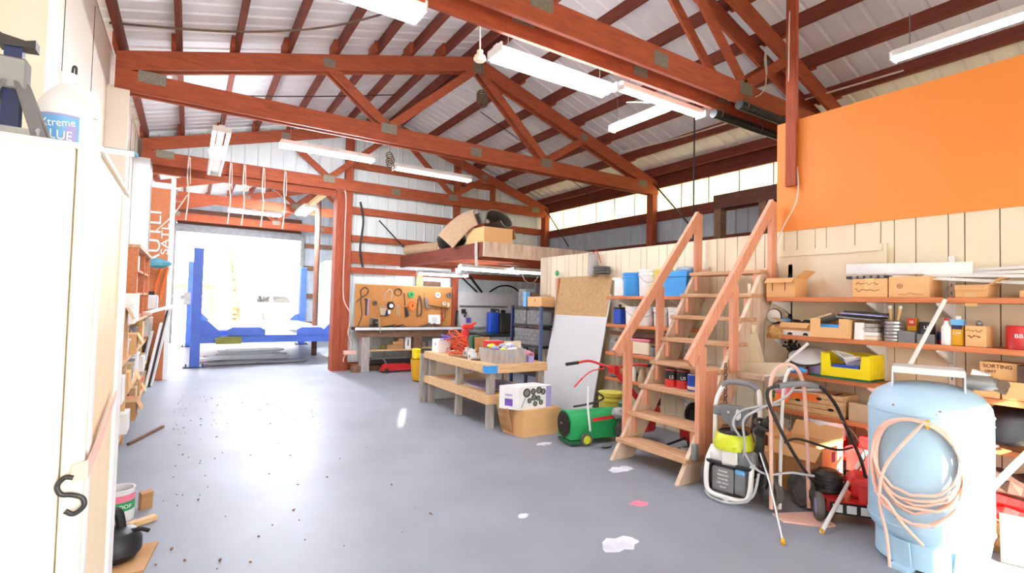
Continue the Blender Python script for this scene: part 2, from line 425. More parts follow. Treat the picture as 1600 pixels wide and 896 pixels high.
# far wall with the big daylight doorway
wf = siding_wall('wall_far', [(XL, -.42, 0, 3.86), (3.3, XR, 0, 3.86), (XL, XR, 3.86, None)], YF, 'bluesiding')
for z in (.6, 1.6, 2.6, 3.4):
    b = B(); b.bx(3.45, XR-.1, YF-.12, YF-.03, z-.08, z+.08); struct(b.obj('girt', 'oldwood', wf, smooth=False))
b = B(); b.bx(-.4, 3.3, YF-.15, YF-.02, 3.75, 4.3); struct(b.obj('header', 'darkwood', wf, smooth=False))
for x in (-.47, 3.36):
    b = B(); b.bx(x-.06, x+.06, YF-.15, YF-.02, 0, 3.75); struct(b.obj('jamb', 'greymetal', wf, smooth=False))
b = B(); b.bx(-.42, 3.3, YF-.2, YF-.16, 3.55, 3.8); struct(b.obj('door_bottom', 'greyplastic', wf, smooth=False))

# rear wall behind the viewer: wide door opening on the left, narrow gap on the right shaped to beam sun onto the tank
b = B(); yr = Y0-.1
for x0, x1, z0, z1 in ((XL, -.6, 0, 2.7), (2.0, 2.45, 0, 2.7), (3.6, XR, 0, 2.7), (2.45, 3.6, 2.3, 2.7), (XL, XR, 2.7, 4.0)): b.bx(x0, x1, yr-.1, yr, z0, z1)
b.prism([(XL, 4.0), (XR, 4.0), (XR, zr(XR)), (XM, zr(XM)), (XL, zr(XL))], yr-.1, yr); struct(b.obj('wall_rear', 'creamwall', smooth=False))
b = B(); b.prism([(-9, -.16), (.75, -.16), (.75, 4.8), (-3, 5.6), (-9, 4.8)], -5.7, -5.2); struct(b.obj('sun_block_wall', 'white', smooth=False))  # unseen shed, added to keep direct sun out of the wide door opening

# ------------------------------------------------------------------ trusses
def truss(y, s, label, full=True):
    t = thing('roof_truss', label, 'roof truss', (XM, y, 3.82), 0, 'red roof trusses')
    ys = (y-s/2, y+s/2) if s else (y,)
    wv = [((1.5, zc(1.5)-.16), (2.36, 4.02)), ((2.36, 4.02), (3.76, 5.26)), ((3.84, 5.26), (5.2, 4.02)), ((5.2, 4.02), (6.05, zc(6.05)-.18))]
    b = B()
    for yy in ys: b.bx(XL+.06, XR-.04, yy-.02, yy+.02, 3.8, 4.04)
    b.obj('bottom_chord', 'redwood', t, smooth=False)
    for xa, xb in ((XL+.06, XM), (XM, XR-.04)):
        b = B()
        for yy in ys:
            b.prism([(xa, zc(xa)-.225), (xb, zc(xb)-.225), (xb, zc(xb)), (xa, zc(xa))], yy-.02, yy+.02)
        b.obj('top_chord', 'redwood', t, smooth=False)
    for p, q in wv:
        b = B()
        for yy in ys: b.beam((p[0], yy+.0, p[1]), (q[0], yy+.0, q[1]), .034, .12)
        b.obj('web', 'redwood', t, smooth=False)
    for x, z, w_, h_ in ((-.45, 4.0, .35, .16), (2.36, 4.0, .3, .17), (5.2, 3.98, .3, .17), (7.6, 3.98, .3, .16), (3.8, 5.32, .24, .26), (1.5, zc(1.5)-.12, .2, .14), (6.05, zc(6.05)-.12, .2, .14), (3.8, 3.92, .26, .16)):
        for yy in ys: B().bx(x-w_*.38, x+w_*.38, yy-.0245, yy+.0245, z-h_*.42, z+h_*.42).obj('nail_plate', 'plate', t, smooth=False)
    for x in xsl[1:]+xsr[1:-1]:
        e = -.07 if x < XM else .07
        B().box((x+e*.75, y-.06, zc(x)+.07), (.045, .3, .14)).obj('purlin_cleat', 'redwood', t, smooth=False)
    return t
truss(3.5, .27, 'red double timber truss nearest overhead, two chords crossing the top of the view')
truss(7.2, .13, 'red timber truss in the middle of the room, its full triangle in view')
truss(10.86, 0, 'red timber truss standing against the pale metal back wall')
truss(14.7, 0, 'red timber truss over the vehicle lift beyond the opening')
truss(18.4, 0, 'red timber truss furthest away just inside the bright far doorway')
b = B(); b.bx(4.93, 4.975, 2.645, 2.745, 2.72, 4.9)
tag(b.obj('hanging_board', 'redwood_z'), 'single red upright board hanging down over the orange wall', 'board')
# dark steel door tracks under the right end of the nearest truss
t = thing('door_track', 'pair of dark steel tracks strapped under the right end of the nearest truss', 'rail', (5.9, 3.5, 3.7))
for dy in (-.2, .12):
    b = B(); b.cyl((5.0, 3.5+dy, 3.74), (6.9, 3.5+dy, 3.74), .05, seg=10); b.obj('rail', 'darksteel', t)
for x in (5.1, 5.9, 6.7):
    for dy in (-.2, .12): B().ring((x, 3.5+dy, 3.76), (1, 0, 0), .058, .008, 14, 6).obj('strap', 'rust', t)
# cables, wires and hanging cords
def wire(name, pts, r, m, label, cat='cable', n=6): return tag(B().tube(catmull(pts, n), r, 6).obj(name, m), label, cat)
wire('ceiling_cable', [(-.8, 6.6, 4.3), (.3, 6.3, 4.42), (1.2, 6.0, 4.62), (1.9, 5.7, 4.9)], .012, 'rust', 'brown cable sagging below the roof sheets at upper left', n=8)
wire('ceiling_cable', [(.6, 8.3, 4.45), (1.6, 8.4, 4.72), (2.9, 8.5, 5.1)], .008, 'black', 'thin dark cable slanting under left roof beyond the middle truss')
wire('ceiling_cable', [(4.5, 8.3, 5.1), (5.8, 8.5, 4.7), (7.2, 8.7, 4.2), (7.9, 8.8, 3.95)], .008, 'black', 'thin dark cable slanting down the right roof beyond the middle truss')
wire('power_cable', [(4.96, 2.72, 4.6), (4.9, 2.7, 4.2), (4.95, 2.72, 3.6), (4.965, 2.66, 3.0), (4.955, 2.64, 2.6), (4.97, 2.8, 2.3), (4.96, 2.88, 2.05), (4.93, 2.85, 1.85), (4.9, 2.83, 1.7)], .007, 'cordwhite', 'white electric cord running down the orange wall to the shelf', 'cord', 8)
wire('power_cable', [(3.9, 3.9, 3.7), (5.05, 3.8, 3.95), (5.4, 3.3, 3.95), (5.45, 3.28, 4.4), (5.5, 3.3, 4.5), (5.5, 3.28, 4.2)], .006, 'cordwhite', 'white cord looping up around the right end of the nearest truss', 'cord', 8)
wire('eave_cable', [(6.75, 6.9, 4.4), (6.85, 5.6, 4.36), (6.95, 4.2, 4.38), (7.0, 2.5, 4.36)], .012, 'cordwhite', 'pale cable running along the bright right eave')
wire('support_rod', [(5.93, 4.6, 4.75), (5.93, 4.6, 2.3)], .012, 'black', 'thin black rod hanging straight down from the right roof')
lc = ['leftmost of the white cords hanging in the opening, tied off to one side', 'second white cord from the left hanging across the opening', 'middle white cord hanging across the opening, with a knot', 'fourth white cord from the left hanging across the opening', 'rightmost white cord hanging across the opening']
for i, x in enumerate((-.09, .563, .79, 1.115, 1.497)):
    y = 10.72; pts = [(x, y, 4.0), (x-.01, y-.03, 3.6), (x+.02, y-.02, 3.3), (x-.01, y-.02, 2.85)]
    b = B().tube(catmull(pts, 5), .012, 6)
    b.tube(catmull([(x+.02, y-.02, 3.98), (x+.03, y-.04, 3.7), (x+.035, y-.02, 3.5)], 4), .008, 6)
    if i == 0: b.tube(catmull([(x, y-.02, 3.3), (x-.2, y-.1, 2.9), (x-.45, y-.3, 2.55)], 4), .01, 6)
    if i == 2: b.ring((x+.02, y-.03, 3.55), (0, 1, 0), .06, .01, 14, 6)
    tag(b.obj('hanging_rope', 'cordwhite'), lc[i], 'cord', 'white cords across the opening')
# coil of twine hung from the ridge; lamp socket
b = B()
for i in range(9): b.ring((3.75+.012*(i % 3), 6.9, 4.62+.018*i), (.25*((i % 3)-1), 1, .1*(i % 2)), .055+.012*(i % 4), .012, 14, 6)
b.tube([(3.78, 6.9, 4.78), (3.78, 6.95, 5.3)], .006, 6)
tag(b.obj('twine_hank', 'rust'), 'brown hank of twine hanging under the ridge beyond the big light', 'twine')
b = B()
for i in range(6): b.ring((2.37+.012*(i % 3), 7.1, 3.6-.03*i), (.2*((i % 3)-1), 1, .1), .05, .008, 12, 6)
b.tube([(2.37, 7.1, 3.64), (2.37, 7.12, 3.8)], .005, 6)
tag(b.obj('wire_coil', 'rust'), 'small coil of rusty wire hanging from the middle truss bottom chord', 'wire')
t = thing('lamp_socket', 'white porcelain lamp socket hanging from a cord near the ridge', 'lamp', (2.2, 4.1, 3.75))
b = B(); b.lathe([(0, 0), (.045, 0), (.06, .02), (.05, .05), (.03, .06), (.03, .1), (0, .1)], (2.2, 4.1, 3.75), 16); b.obj('socket', 'cream', t)
b = B(); b.tube(catmull([(2.2, 4.1, 3.85), (2.18, 4.08, 4.1), (2.05, 3.9, 4.3), (2.2, 3.75, 4.05)], 6), .008, 6); b.obj('cord', 'cordwhite', t)

# ------------------------------------------------------------------ fluorescent fixtures
def fixture(L, tubes, lit, label, p0, yaw_=0, tilt=0, w=.24, hang=.3, grp='fluorescent ceiling lights'):
    t = thing('fluorescent_light', label, 'light', p0, yaw_, grp)
    b = B(); cw = .035 if lit == 1 else w/2
    b.prism([(-cw, .062), (-cw, .12), (cw, .12), (cw, .062)], -L/2, L/2, 'y')
    for e in (-1, 1): b.bx(-w/2, w/2, e*L/2-.008, e*L/2+.008, .02, .1)
    b.obj('housing', 'whitemetal', t, True)
    for i in range(tubes):
        x = 0 if tubes == 1 else (-.085+.17*i/(tubes-1))
        B().cyl((x, -L/2+.02, .035), (x, L/2-.02, .035), .034 if tubes == 3 else .022, seg=14).obj('tube', ('whiteplastic', 'tube', 'tube_far', 'tube_dim')[lit] if tubes != 3 or lit != 1 else 'tube_near', t, True)
    for e in (-1, 1): B().tube([(0, e*L*.4, .12), (0, e*L*.4, .12+hang)], .004, 6).obj('hanger', 'greymetal', t, True)
    if tilt: t.rotation_euler = (0, tilt, yaw_)
    return t
H = pi/2
fixture(2.42, 3, 1, 'largest lit fluorescent light, cut off by the top edge left of the ridge', (.25, 3.72, 3.72), -H)
fixture(1.38, 3, 1, 'wide lit fluorescent light hanging in the centre just right of the ridge', (2.9, 3.84, 3.68), -H)
fixture(1.32, 1, 1, 'lit strip light hanging end to end right of the wide centre one', (4.35, 3.8, 3.72), -H, w=.14)
fixture(.95, 1, 1, 'thin lit strip light hanging crosswise behind the one under the door tracks', (4.52, 4.3, 3.72), 0, w=.12)
fixture(1.3, 1, 1, 'lit strip light high above the orange wall at far right', (5.37, 1.35, 3.78), 0, w=.12)
fixture(1.36, 1, 2, 'lit strip light below the middle truss, left of the dim one', (1.72, 8.0, 3.68), -H, w=.2)
fixture(1.42, 1, 3, 'dim strip light below the middle truss, over the workbench', (3.54, 8.2, 3.68), -H, w=.2)
fixture(1.3, 2, 1, 'lit light near the left wall running away from the viewer', (.29, 8.42, 3.68), 0, w=.22)
fixture(1.3, 2, 0, 'unlit light near the left wall just beyond the lit one', (.3, 9.9, 3.66), 0, w=.22)
fixture(1.35, 1, 2, 'thin lit strip light far off above the vehicle lift', (1.5, 16, 3.84), -H, w=.14)
fixture(1.3, 3, 2, 'bright lit light beyond the opening near the brown pole', (2.45, 13.8, 3.72), 0, w=.3)
# ------------------------------------------------------------------ cabinet at the left edge and what stands on it
t = thing('storage_cabinet', 'tall cream cabinet filling the left edge of the view', 'cabinet', (-.53, 2.07, 0))
b = B(); b.bx(-.84, -.215, 1.73, 2.44, 0, 1.875, bev=.004); b.obj('body', 'cabinetedge', t, smooth=False)
b = B(); b.bx(-.84, -.262, 1.705, 1.73, .05, 1.875, bev=.003); b.obj('door', 'cabinet', t, smooth=False)
b = B(); b.bx(-.258, -.212, 1.708, 1.73, 0, 1.878, bev=.003); b.obj('face_frame', 'cabinet', t, smooth=False)
b = B(); b.bx(-.216, -.205, 2.3, 2.445, 0, 1.86); b.bx(-.215, -.209, 1.76, 1.8, .02, 1.84); b.obj('side_trim', 'white', t, smooth=False)
b = B(); b.bx(-.85, -.205, 1.70, 2.45, 1.875, 1.89, bev=.002); b.obj('top_panel', 'cabinet', t, smooth=False)
b = B(); cx, cz = -.236, .99
b.tube(catmull([(cx+dx*.54, 1.692, cz+dz*.54) for dx, dz in ((.012, .075), (-.02, .08), (-.045, .045), (-.03, .005), (.01, -.005), (.048, -.025), (.055, -.065), (.02, -.095), (-.012, -.075))], 6), .0062, 10)
tag(b.obj('s_hook', 'darksteel'), 'dark steel s-shaped hook holding the cream cabinet door shut', 'hook')
b = B(); b.sheet([[(-.235, 1.694, 1.06), (-.205, 1.7, 1.07), (-.199, 1.9, 1.11), (-.199, 2.2, 1.17)], [(-.235, 1.694, 1.02), (-.205, 1.7, 1.02), (-.199, 1.9, 1.07), (-.199, 2.2, 1.15)]], .003)
tag(b.obj('strap', 'hose'), 'faded pink strap from the steel hook around the cabinet side', 'strap')
# jack stand
o = (-.42, 1.86, 1.89)
t = thing('jack_stand', 'grey steel jack stand standing on the cream cabinet', 'jack stand', o)
b = B(); Z0 = o[2]
for sx in (-1, 1):
    for sy in (-1, 1):
        b.beam((o[0]+sx*.075, o[1]+sy*.06, Z0), (o[0]+sx*.02, o[1]+sy*.018, Z0+.17), .034, .006, up=(sx, sy, .3))
    b.bx(o[0]+sx*.066-.003, o[0]+sx*.066+.003, o[1]-.06, o[1]+.06, Z0+.02, Z0+.045)
for sy in (-1, 1): b.bx(o[0]-.066, o[0]+.066, o[1]+sy*.055-.003, o[1]+sy*.055+.003, Z0+.02, Z0+.04)
b.obj('base_frame', 'greymetal', t, smooth=False)
b = B(); b.bx(o[0]-.03, o[0]+.03, o[1]-.026, o[1]+.026, Z0+.15, Z0+.235, bev=.004); b.obj('collar', 'greymetal', t, smooth=False)
b = B(); b.bx(o[0]-.018, o[0]+.018, o[1]-.016, o[1]+.016, Z0+.02, Z0+.27); b.obj('ratchet_bar', 'navy', t, smooth=False)
b = B(); b.prism([(o[0]-.045, Z0+.285), (o[0]-.045, Z0+.305), (o[0]-.02, Z0+.292), (o[0]+.025, Z0+.285), (o[0]+.045, Z0+.292), (o[0]+.045, Z0+.268), (o[0]-.03, Z0+.262)], o[1]-.022, o[1]+.022); b.obj('saddle', 'darksteel', t, smooth=False)
b = B(); b.cyl((o[0]-.03, o[1], Z0+.2), (o[0]-.13, o[1]-.01, Z0+.195), .009); b.obj('lever', 'steel', t)
b = B(); b.cyl((-.58, 2.0, 1.89), (-.51, 1.98, 2.65), .016); tag(b.obj('pole', 'steel'), 'slim steel pole standing on the cabinet behind the jack stand', 'pole')
# gallon jug
o = (-.335, 2.02, 1.89)
t = thing('coolant_jug', 'white gallon jug with blue label standing on the cream cabinet', 'jug', o)
b = B(); pr = [(0, 0), (.07, 0), (.08, .008), (.08, .125), (.082, .13), (.082, .148), (.075, .17), (.055, .2), (.03, .222), (.022, .23), (.022, .242), (0, .242)]
b.lathe(pr, o, 28); 
b.tube(catmull([(o[0]+.035, o[1]-.01, o[2]+.216), (o[0]+.068, o[1]-.02, o[2]+.205), (o[0]+.082, o[1]-.02, o[2]+.17), (o[0]+.082, o[1]-.02, o[2]+.14)], 6), .0125, 10)
b.obj('body', 'whiteplastic', t)
b = B(); b.cyl((o[0], o[1], o[2]+.24), (o[0], o[1], o[2]+.262), .026, seg=20); b.obj('cap', 'white', t)
b = B(); b.tube(catmull([(o[0]+.01, o[1], o[2]+.26), (o[0]+.012, o[1], o[2]+.285), (o[0]+.02, o[1], o[2]+.285), (o[0]+.02, o[1], o[2]+.262)], 4), .004, 6); b.obj('pull_tab', 'darksteel', t)
b = B(); a0 = R(-160); a1 = R(-55)
def arc(z, r=.0812, n=14, a0=a0, a1=a1): return [(o[0]+r*cos(a0+(a1-a0)*i/n), o[1]+r*sin(a0+(a1-a0)*i/n), o[2]+z) for i in range(n+1)]
b.sheet([arc(.012), arc(.122)], .0006); lb = b.obj('label', 'skyblue', t)
b = B(); b.sheet([arc(.122, .0824), arc(.128, .0824)], .0004, 0); b.sheet([arc(.03, .0824, 8, R(-95), R(-60)), arc(.1, .0824, 8, R(-78), R(-60))], .0004, 0); b.obj('label_band', 'lav', lb)
az = math.atan2(-o[1], -o[0]); n_ = V((cos(az), sin(az), 0)); f_ = facing(az); q_ = V(o)+n_*.0835
text('Xtreme', .03, 'white', lb, q_+V((0, 0, .1))+f_.col[0]*-.022, f_, roll=R(8))
text('BLUE', .036, 'white', lb, q_+V((0, 0, .066))+f_.col[0]*-.022, f_, depth=.002)
text('ANTIFREEZE', .011, 'white', lb, q_+V((0, 0, .035))+f_.col[0]*-.02, f_); t.scale = (.85, .85, 1.06)
b = B(); b.beam((-.40, 1.79, 1.897), (-.135, 1.72, 1.885), .03, .012, m=0, bev=.002); b.beam((-.395, 1.772, 1.892), (-.14, 1.702, 1.88), .006, .014, m=1)
tag(b.obj('trim_strip', ['teal', 'white']), 'blue-green plastic strip lying over the front corner of the cabinet top', 'strip')

# ------------------------------------------------------------------ four-post vehicle lift
t = thing('vehicle_lift', 'blue four-post vehicle lift standing in the far bay', 'car lift', (1.65, 15.2, 0))
posts = [(.15, 12.6, 2.5), (3.15, 12.75, 2.5), (.05, 17.7, 2.5), (3.15, 17.7, 2.5)]
for i, (x, y, h) in enumerate(posts):
    b = B(); s = 1 if x < 1 else -1
    b.prism([(x-s*.09, y-.09), (x+s*.09, y-.09), (x+s*.09, y-.05), (x-s*.05, y-.05), (x-s*.05, y+.05), (x+s*.09, y+.05), (x+s*.09, y+.09), (x-s*.09, y+.09)], 0.02, h, 'z')
    p = b.obj('post', 'navy' if i == 1 else 'liftblue', t, smooth=False)
    b = B(); b.bx(x-.2, x+.2, y-.15, y+.15, 0, .02)
    for ex in (-.15, .15):
        for ey in (-.1, .1): b.cyl((x+ex, y+ey, .02), (x+ex, y+ey, .06), .015, seg=6)
    b.obj('base_plate', 'navy', p, smooth=False)
    b = B(); b.bx(x-.1, x+.1, y-.1, y+.1, h, h+.015); b.obj('post_cap', 'skyblue', p, smooth=False)
for y in (12.62, 17.7):
    b = B(); b.bx(.24, 3.06, y-.08, y+.08, .5, .66)
    b.prism([(.24, .66), (.24, 1.0), (.36, .98), (.62, .72), (.62, .66)], y-.02, y+.02); b.prism([(3.06, .66), (3.06, 1.0), (2.94, .98), (2.68, .72), (2.68, .66)], y-.02, y+.02)
    b.obj('cross_beam', 'liftblue', t, smooth=False)
for x0 in (.95, 2.35):
    b = B(); b.prism([(x0-.22, .66), (x0+.52 if x0 < 1 else x0+.4, .66), (x0+.52 if x0 < 1 else x0+.4, .78), (x0+.42 if x0 < 1 else x0+.3, .84), (x0-.12, .84), (x0-.22, .78)], 12.5, 12.54); b.obj('approach_plate', 'liftblue', t, smooth=False)
for x0, x1 in ((.45, .98), (2.2, 2.75)):
    b = B(); b.bx(x0, x1, 12.7, 17.6, .66, .76); b.obj('runway', 'liftblue', t, smooth=False)
b = B(); b.bx(-.12, .05, 17.55, 17.8, 1.25, 1.6); b.bx(-.2, -.12, 17.6, 17.75, 1.4, 1.52); b.obj('power_unit', 'greymetal', t, smooth=False)
cl = ['wide white board covering the front of the lift runways', 'white board lying on the far part of the lift runways', 'pale sheet lying loose on top of the boards on the lift', 'bare plywood board at the left front corner on the lift']
for (x0, x1, y0, y1, z0, th, m_), l in zip([(.95, 2.95, 12.72, 15.4, .765, .02, 'white'), (.5, 3.0, 15.45, 17.5, .765, .02, 'white'), (1.5, 2.7, 14.6, 16.6, .80, .03, 'boardgrey'), (.3, .93, 12.9, 15.2, .765, .02, 'paper')], cl):
    b = B(); b.box(((x0+x1)/2, (y0+y1)/2, z0+th/2), (x1-x0, y1-y0, th), rz=.01); tag(b.obj('board', m_, smooth=False), l, 'board', 'boards on the lift')
b = B(); b.prism([(.52, .49), (1.0, .49), (1.0, .64), (.62, .64), (.5, .6)], 12.38, 12.5); tag(b.obj('canvas_pouch', 'olive'), 'olive green pouch hanging on the front beam of the lift', 'pouch')
for i, (x, y, w_, l_, rz_, lb) in enumerate([(1.45, 12.9, 2.1, .5, .05, 'grey panel on the floor under the lift, nearest of the pile'), (1.2, 13.6, 1.9, .7, -.06, 'grey panel on the floor under the lift, second of the pile'), (1.35, 14.5, 1.8, .8, .04, 'grey panel on the floor under the lift, third of the pile'), (1.5, 15.4, 1.6, .8, -.02, 'grey panel on the floor under the lift, furthest of the pile')]):
    b = B(); z = .02+.035*(i % 2)
    b.prism([(-w_/2, -l_/2), (w_/2-.2, -l_/2+.05), (w_/2, 0), (w_/2-.1, l_/2), (-w_/2+.2, l_/2), (-w_/2+.25, .1), (-w_/2-.1, .05)], 0, .03, 'z')
    tag(b.obj('grey_sheet', 'greyplastic' if i % 2 == 0 else 'boardgrey', loc=(x, y, z), rz=rz_, smooth=False), lb, 'panel', 'panels under the lift')
t = thing('fire_extinguisher', 'red and white striped cylinder fixed to the dark lift post beside the opening', 'cylinder', (3.02, 12.55, 1.42))
b = B(); b.lathe([(0, 0), (.06, 0), (.065, .02), (.065, .5), (.03, .56), (0, .56)], (3.02, 12.55, 1.42), 16); b.obj('body', 'red', t)
b = B(); b.lathe([(.067, .12), (.067, .36)], (3.02, 12.55, 1.42), 16); b.obj('band', 'white', t)
# things standing around the far bay
b = B(); b.cyl((2.86, 14.2, 0), (2.84, 14.2, 4.3), .07, seg=14); tag(b.obj('pole', 'darkwood'), 'tall brown round pole right of the lift in the far bay', 'pole')
b = B(); b.prism([(3.25, .25), (5.2, .25), (5.2, 2.75), (3.55, 2.7), (3.25, 2.45)], 16.4, 16.5); tag(b.obj('tarp_sheet', 'white', smooth=False), 'large white sheet with sloping top behind the brown pole', 'sheet')
b = B(); b.beam((2.62, 11.7, 4.0), (2.42, 13.4, 3.8), .12, .08)
tag(b.obj('loose_plank', 'lumber', smooth=False), 'short pale plank overhead just beyond the right corner of the opening', 'plank')

# outside beyond the far doorway
t = thing('stake_trailer', 'faded red and white slatted trailer outside the doorway at left', 'trailer', (-.4, 27, -.16))
b = B()
for z in (.65, .95, 1.25, 1.55): b.bx(-1.6, .9, 26.98, 27.02, z, z+.2)
b.obj('slats', 'trailerred', t, smooth=False)
b = B()
for x in (-1.6, -.7, .1, .88): b.bx(x-.04, x+.04, 26.93, 27.07, .4, 1.95)
b.bx(-1.6, .92, 26.95, 27.05, 1.8, 2.05); b.obj('frame', 'trailerwood', t, smooth=False)
b = B()
for x in (-1.2, .4): b.cyl((x, 27.1, .2), (x, 27.3, .2), .36, seg=20)
b.obj('wheel', 'rubber', t)
b = B()
rnd = random.Random(3)
b.tube(catmull([(2.0, 30, -.16), (2.05, 30, 1.2), (1.9, 30, 2.6), (1.6, 30.1, 4.4)], 5), [.12-.004*i for i in range(16)], 8)
for i in range(26):
    z = 1.6+rnd.random()*2.4; a = rnd.random()*6.28; l = .7+rnd.random()*.6
    b.tube([(1.95-.1*(z-1.6), 30, z), (1.95+l*.5*cos(a), 30+l*.5*sin(a), z+l*.4), (1.95+l*cos(a), 30+l*sin(a), z+l*.55)], [.025, .016, .006], 5)
tag(b.obj('bare_tree', 'foliage'), 'pale bare tree in the glare outside the far doorway', 'tree')
t = thing('lumber_rack', 'pale wooden rack standing outside the far doorway', 'rack', (1.45, 26.5, -.16))
b = B()
for x in (.95, 1.95): b.bx(x-.05, x+.05, 26.4, 26.6, -.16, 1.5)
b.obj('posts', 'outwood', t, smooth=False)
b = B()
for z in (.2, .55, .9, 1.25): b.bx(.9, 2.0, 26.38, 26.62, z, z+.09)
b.obj('slats', 'outwood', t, smooth=False)
t = thing('parked_van', 'white van parked far outside the doorway', 'van', (5.0, 36, -.16))
b = B(); b.prism([(3.4, .2), (6.4, .2), (6.4, 1.1), (5.9, 1.2), (5.4, 1.75), (3.5, 1.8), (3.4, 1.6)], 35.2, 36.8); b.obj('body', 'vanwhite', t, smooth=False)
b = B(); b.prism([(4.5, 1.2), (5.6, 1.2), (5.3, 1.6), (4.5, 1.62)], 35.17, 35.21); b.bx(3.6, 4.3, 35.17, 35.2, 1.22, 1.6); b.obj('window', 'black', t, smooth=False)
for x in (4.0, 5.8): B().cyl((x, 35.15, .2), (x, 35.35, .2), .33, seg=18).obj('wheel', 'rubber', t)

# ------------------------------------------------------------------ workbench and wooden pegboard on the back wall
t = thing('workbench', 'long heavy wooden workbench with white-edged top against the back wall', 'workbench', (4.2, 10.75, 0))
b = B(); b.bx(2.95, 5.5, 10.5, 10.98, .86, .92, bev=.01); b.obj('bench_top', 'darkwood', t, smooth=False)
b = B(); b.bx(2.9, 5.52, 10.47, 10.5, .875, .93); b.obj('front_edge', 'white', t, smooth=False)
b = B(); b.bx(2.95, 5.5, 10.53, 10.58, .72, .86); b.obj('apron', 'oldwood', t, smooth=False)
for x, w_ in ((3.14, .17), (4.28, .16), (5.35, .16)):
    b = B(); b.bx(x-w_/2, x+w_/2, 10.52, 10.72, 0, .72); b.obj('leg', 'greywood' if x < 4 else 'oldwood', t, smooth=False)
b = B(); b.bx(3.22, 4.2, 10.6, 10.9, .42, .45); b.bx(4.36, 5.27, 10.6, 10.9, .45, .48); b.obj('lower_shelf', 'lumber', t, smooth=False)
b = B(); b.bx(2.92, 5.4, 10.7, 10.85, 0, .14, bev=.03); b.obj('floor_log', 'oldwood', t, smooth=False)
b = B(); b.lathe([(0, 0), (.11, 0), (.12, .05), (.1, .12), (0, .14)], (2.98, 10.62, 0), 12)
tag(b.obj('wood_block', 'oldwood'), 'weathered wood stump beside the post at the left end of the workbench', 'block')
pb = B().bx(3.0, 5.28, 10.93, 10.945, .93, 1.83); pb.bx(2.99, 5.29, 10.925, 10.95, 1.83, 1.85, m=1)
tag(pb.obj('pegboard', ['pegwood', 'lumber'], smooth=False), 'brown wooden tool board above the workbench', 'tool board')
y = 10.92
def peg(name, m, label, cat, bld, ms=None): tag(bld.obj(name, ms or m), label, cat, 'tools hung on the brown board')
def px(u): return 3.0+2.28*(u-50)/1480       # position along the board from its photo crop
def pz(v): return 1.83-.9*(v-75)/600
b = B(); b.tube(catmull([(px(65), y, pz(325)), (px(130), y, pz(260)), (px(120), y, pz(170)), (px(175), y, pz(115)), (px(228), y, pz(150)), (px(205), y, pz(215)), (px(130), y, pz(270)), (px(140), y, pz(400)), (px(150), y, pz(520)), (px(100), y, pz(670))], 6), .014, 6); peg('rope', 'rust', 'brown rope looped at the left end of the tool board', 'rope', b)
for i, (u, m_, l) in enumerate([(200, 'darksteel', 'dark long-handled tool left of the grey one'), (232, 'lav', 'grey long-handled tool right of the dark one')]):
    b = B(); b.bx(px(u-8), px(u+8), y-.02, y, pz(515), pz(290)); b.bx(px(u-20), px(u+20), y-.035, y, pz(300), pz(275)); peg('hammer', m_, l+' near the rope', 'hammer', b)
for u, v, r, m_, l in [(325, 335, .05, 'rust', 'small brown disc beside the two hammers'), (860, 195, .075, 'green', 'bright green round reel on the tool board'), (1285, 190, .07, 'white', 'white tape roll near the upper right of the tool board'), (1475, 185, .06, 'greymetal', 'grey disc at the far upper right of the tool board')]:
    b = B(); b.lathe([(r*.35, 0), (r, 0), (r, .03), (r*.35, .03), (r*.35, 0)], (px(u), y, pz(v)), 20, (0, -1, 0)); peg('disc', m_, l, 'disc', b)
b = B(); b.tube(catmull([(px(460), y, pz(300)), (px(470), y, pz(200)), (px(540), y, pz(125)), (px(575), y, pz(180)), (px(560), y, pz(300))], 6), .008, 6); peg('cable_loop', 'cordwhite', 'thin looped cable at the upper middle of the tool board', 'cable', b)
b = B(); [b.ring((px(665), y-.008*i, pz(165)), (0, 1, .06*i), .08, .009, 18, 6) for i in range(3)]; peg('wire_ring', 'rust', 'ring of brown wire left of the green reel', 'wire', b)
b = B(); b.lathe([(0, 0), (.095, 0), (.1, .02), (.06, .035), (0, .035)], (px(555), y, pz(368)), 6, (0, -1, 0)); b.lathe([(0, .036), (.05, .036), (.045, .045), (0, .045)], (px(562), y, pz(372)), 8, (0, -1, 0), m=1); peg('disc', '', 'black six-sided disc with white centre on the tool board', 'disc', b, ['black', 'whiteplastic'])
b = B(); b.prism([(px(385), pz(400)), (px(490), pz(400)), (px(470), pz(510)), (px(410), pz(510))], y-.05, y-.005); b.tube([(px(375), y-.03, pz(385)), (px(500), y-.03, pz(385))], .012, 6); peg('parts_pouch', 'tanplastic', 'tan pouch on a bar below the loop of cable', 'pouch', b)
b = B(); b.bx(px(480), px(515), y-.03, y, pz(520), pz(435)); b.bx(px(515), px(555), y-.02, y, pz(490), pz(435), m=1); peg('tool_holder', '', 'dark blue and white packet below the black six-sided disc', 'packet', b, ['navy', 'white'])
b = B(); b.tube(catmull([(px(655), y, pz(520)), (px(660), y, pz(380)), (px(680), y, pz(370)), (px(690), y, pz(400)), (px(690), y, pz(520))], 5), .012, 6); peg('bent_bar', 'tanplastic', 'pale bent bar left of the orange reel', 'bar', b)
b = B(); b.tube(catmull([(px(755), y, pz(175)), (px(765), y, pz(260)), (px(775), y, pz(340)), (px(765), y, pz(360))], 5), .01, 6); b.prism([(px(765), pz(385)), (px(800), pz(390)), (px(835), pz(520)), (px(785), pz(525))], y-.03, y); peg('saw', 'darksteel', 'dark wedge-shaped tool hung below a thin cord', 'saw', b)
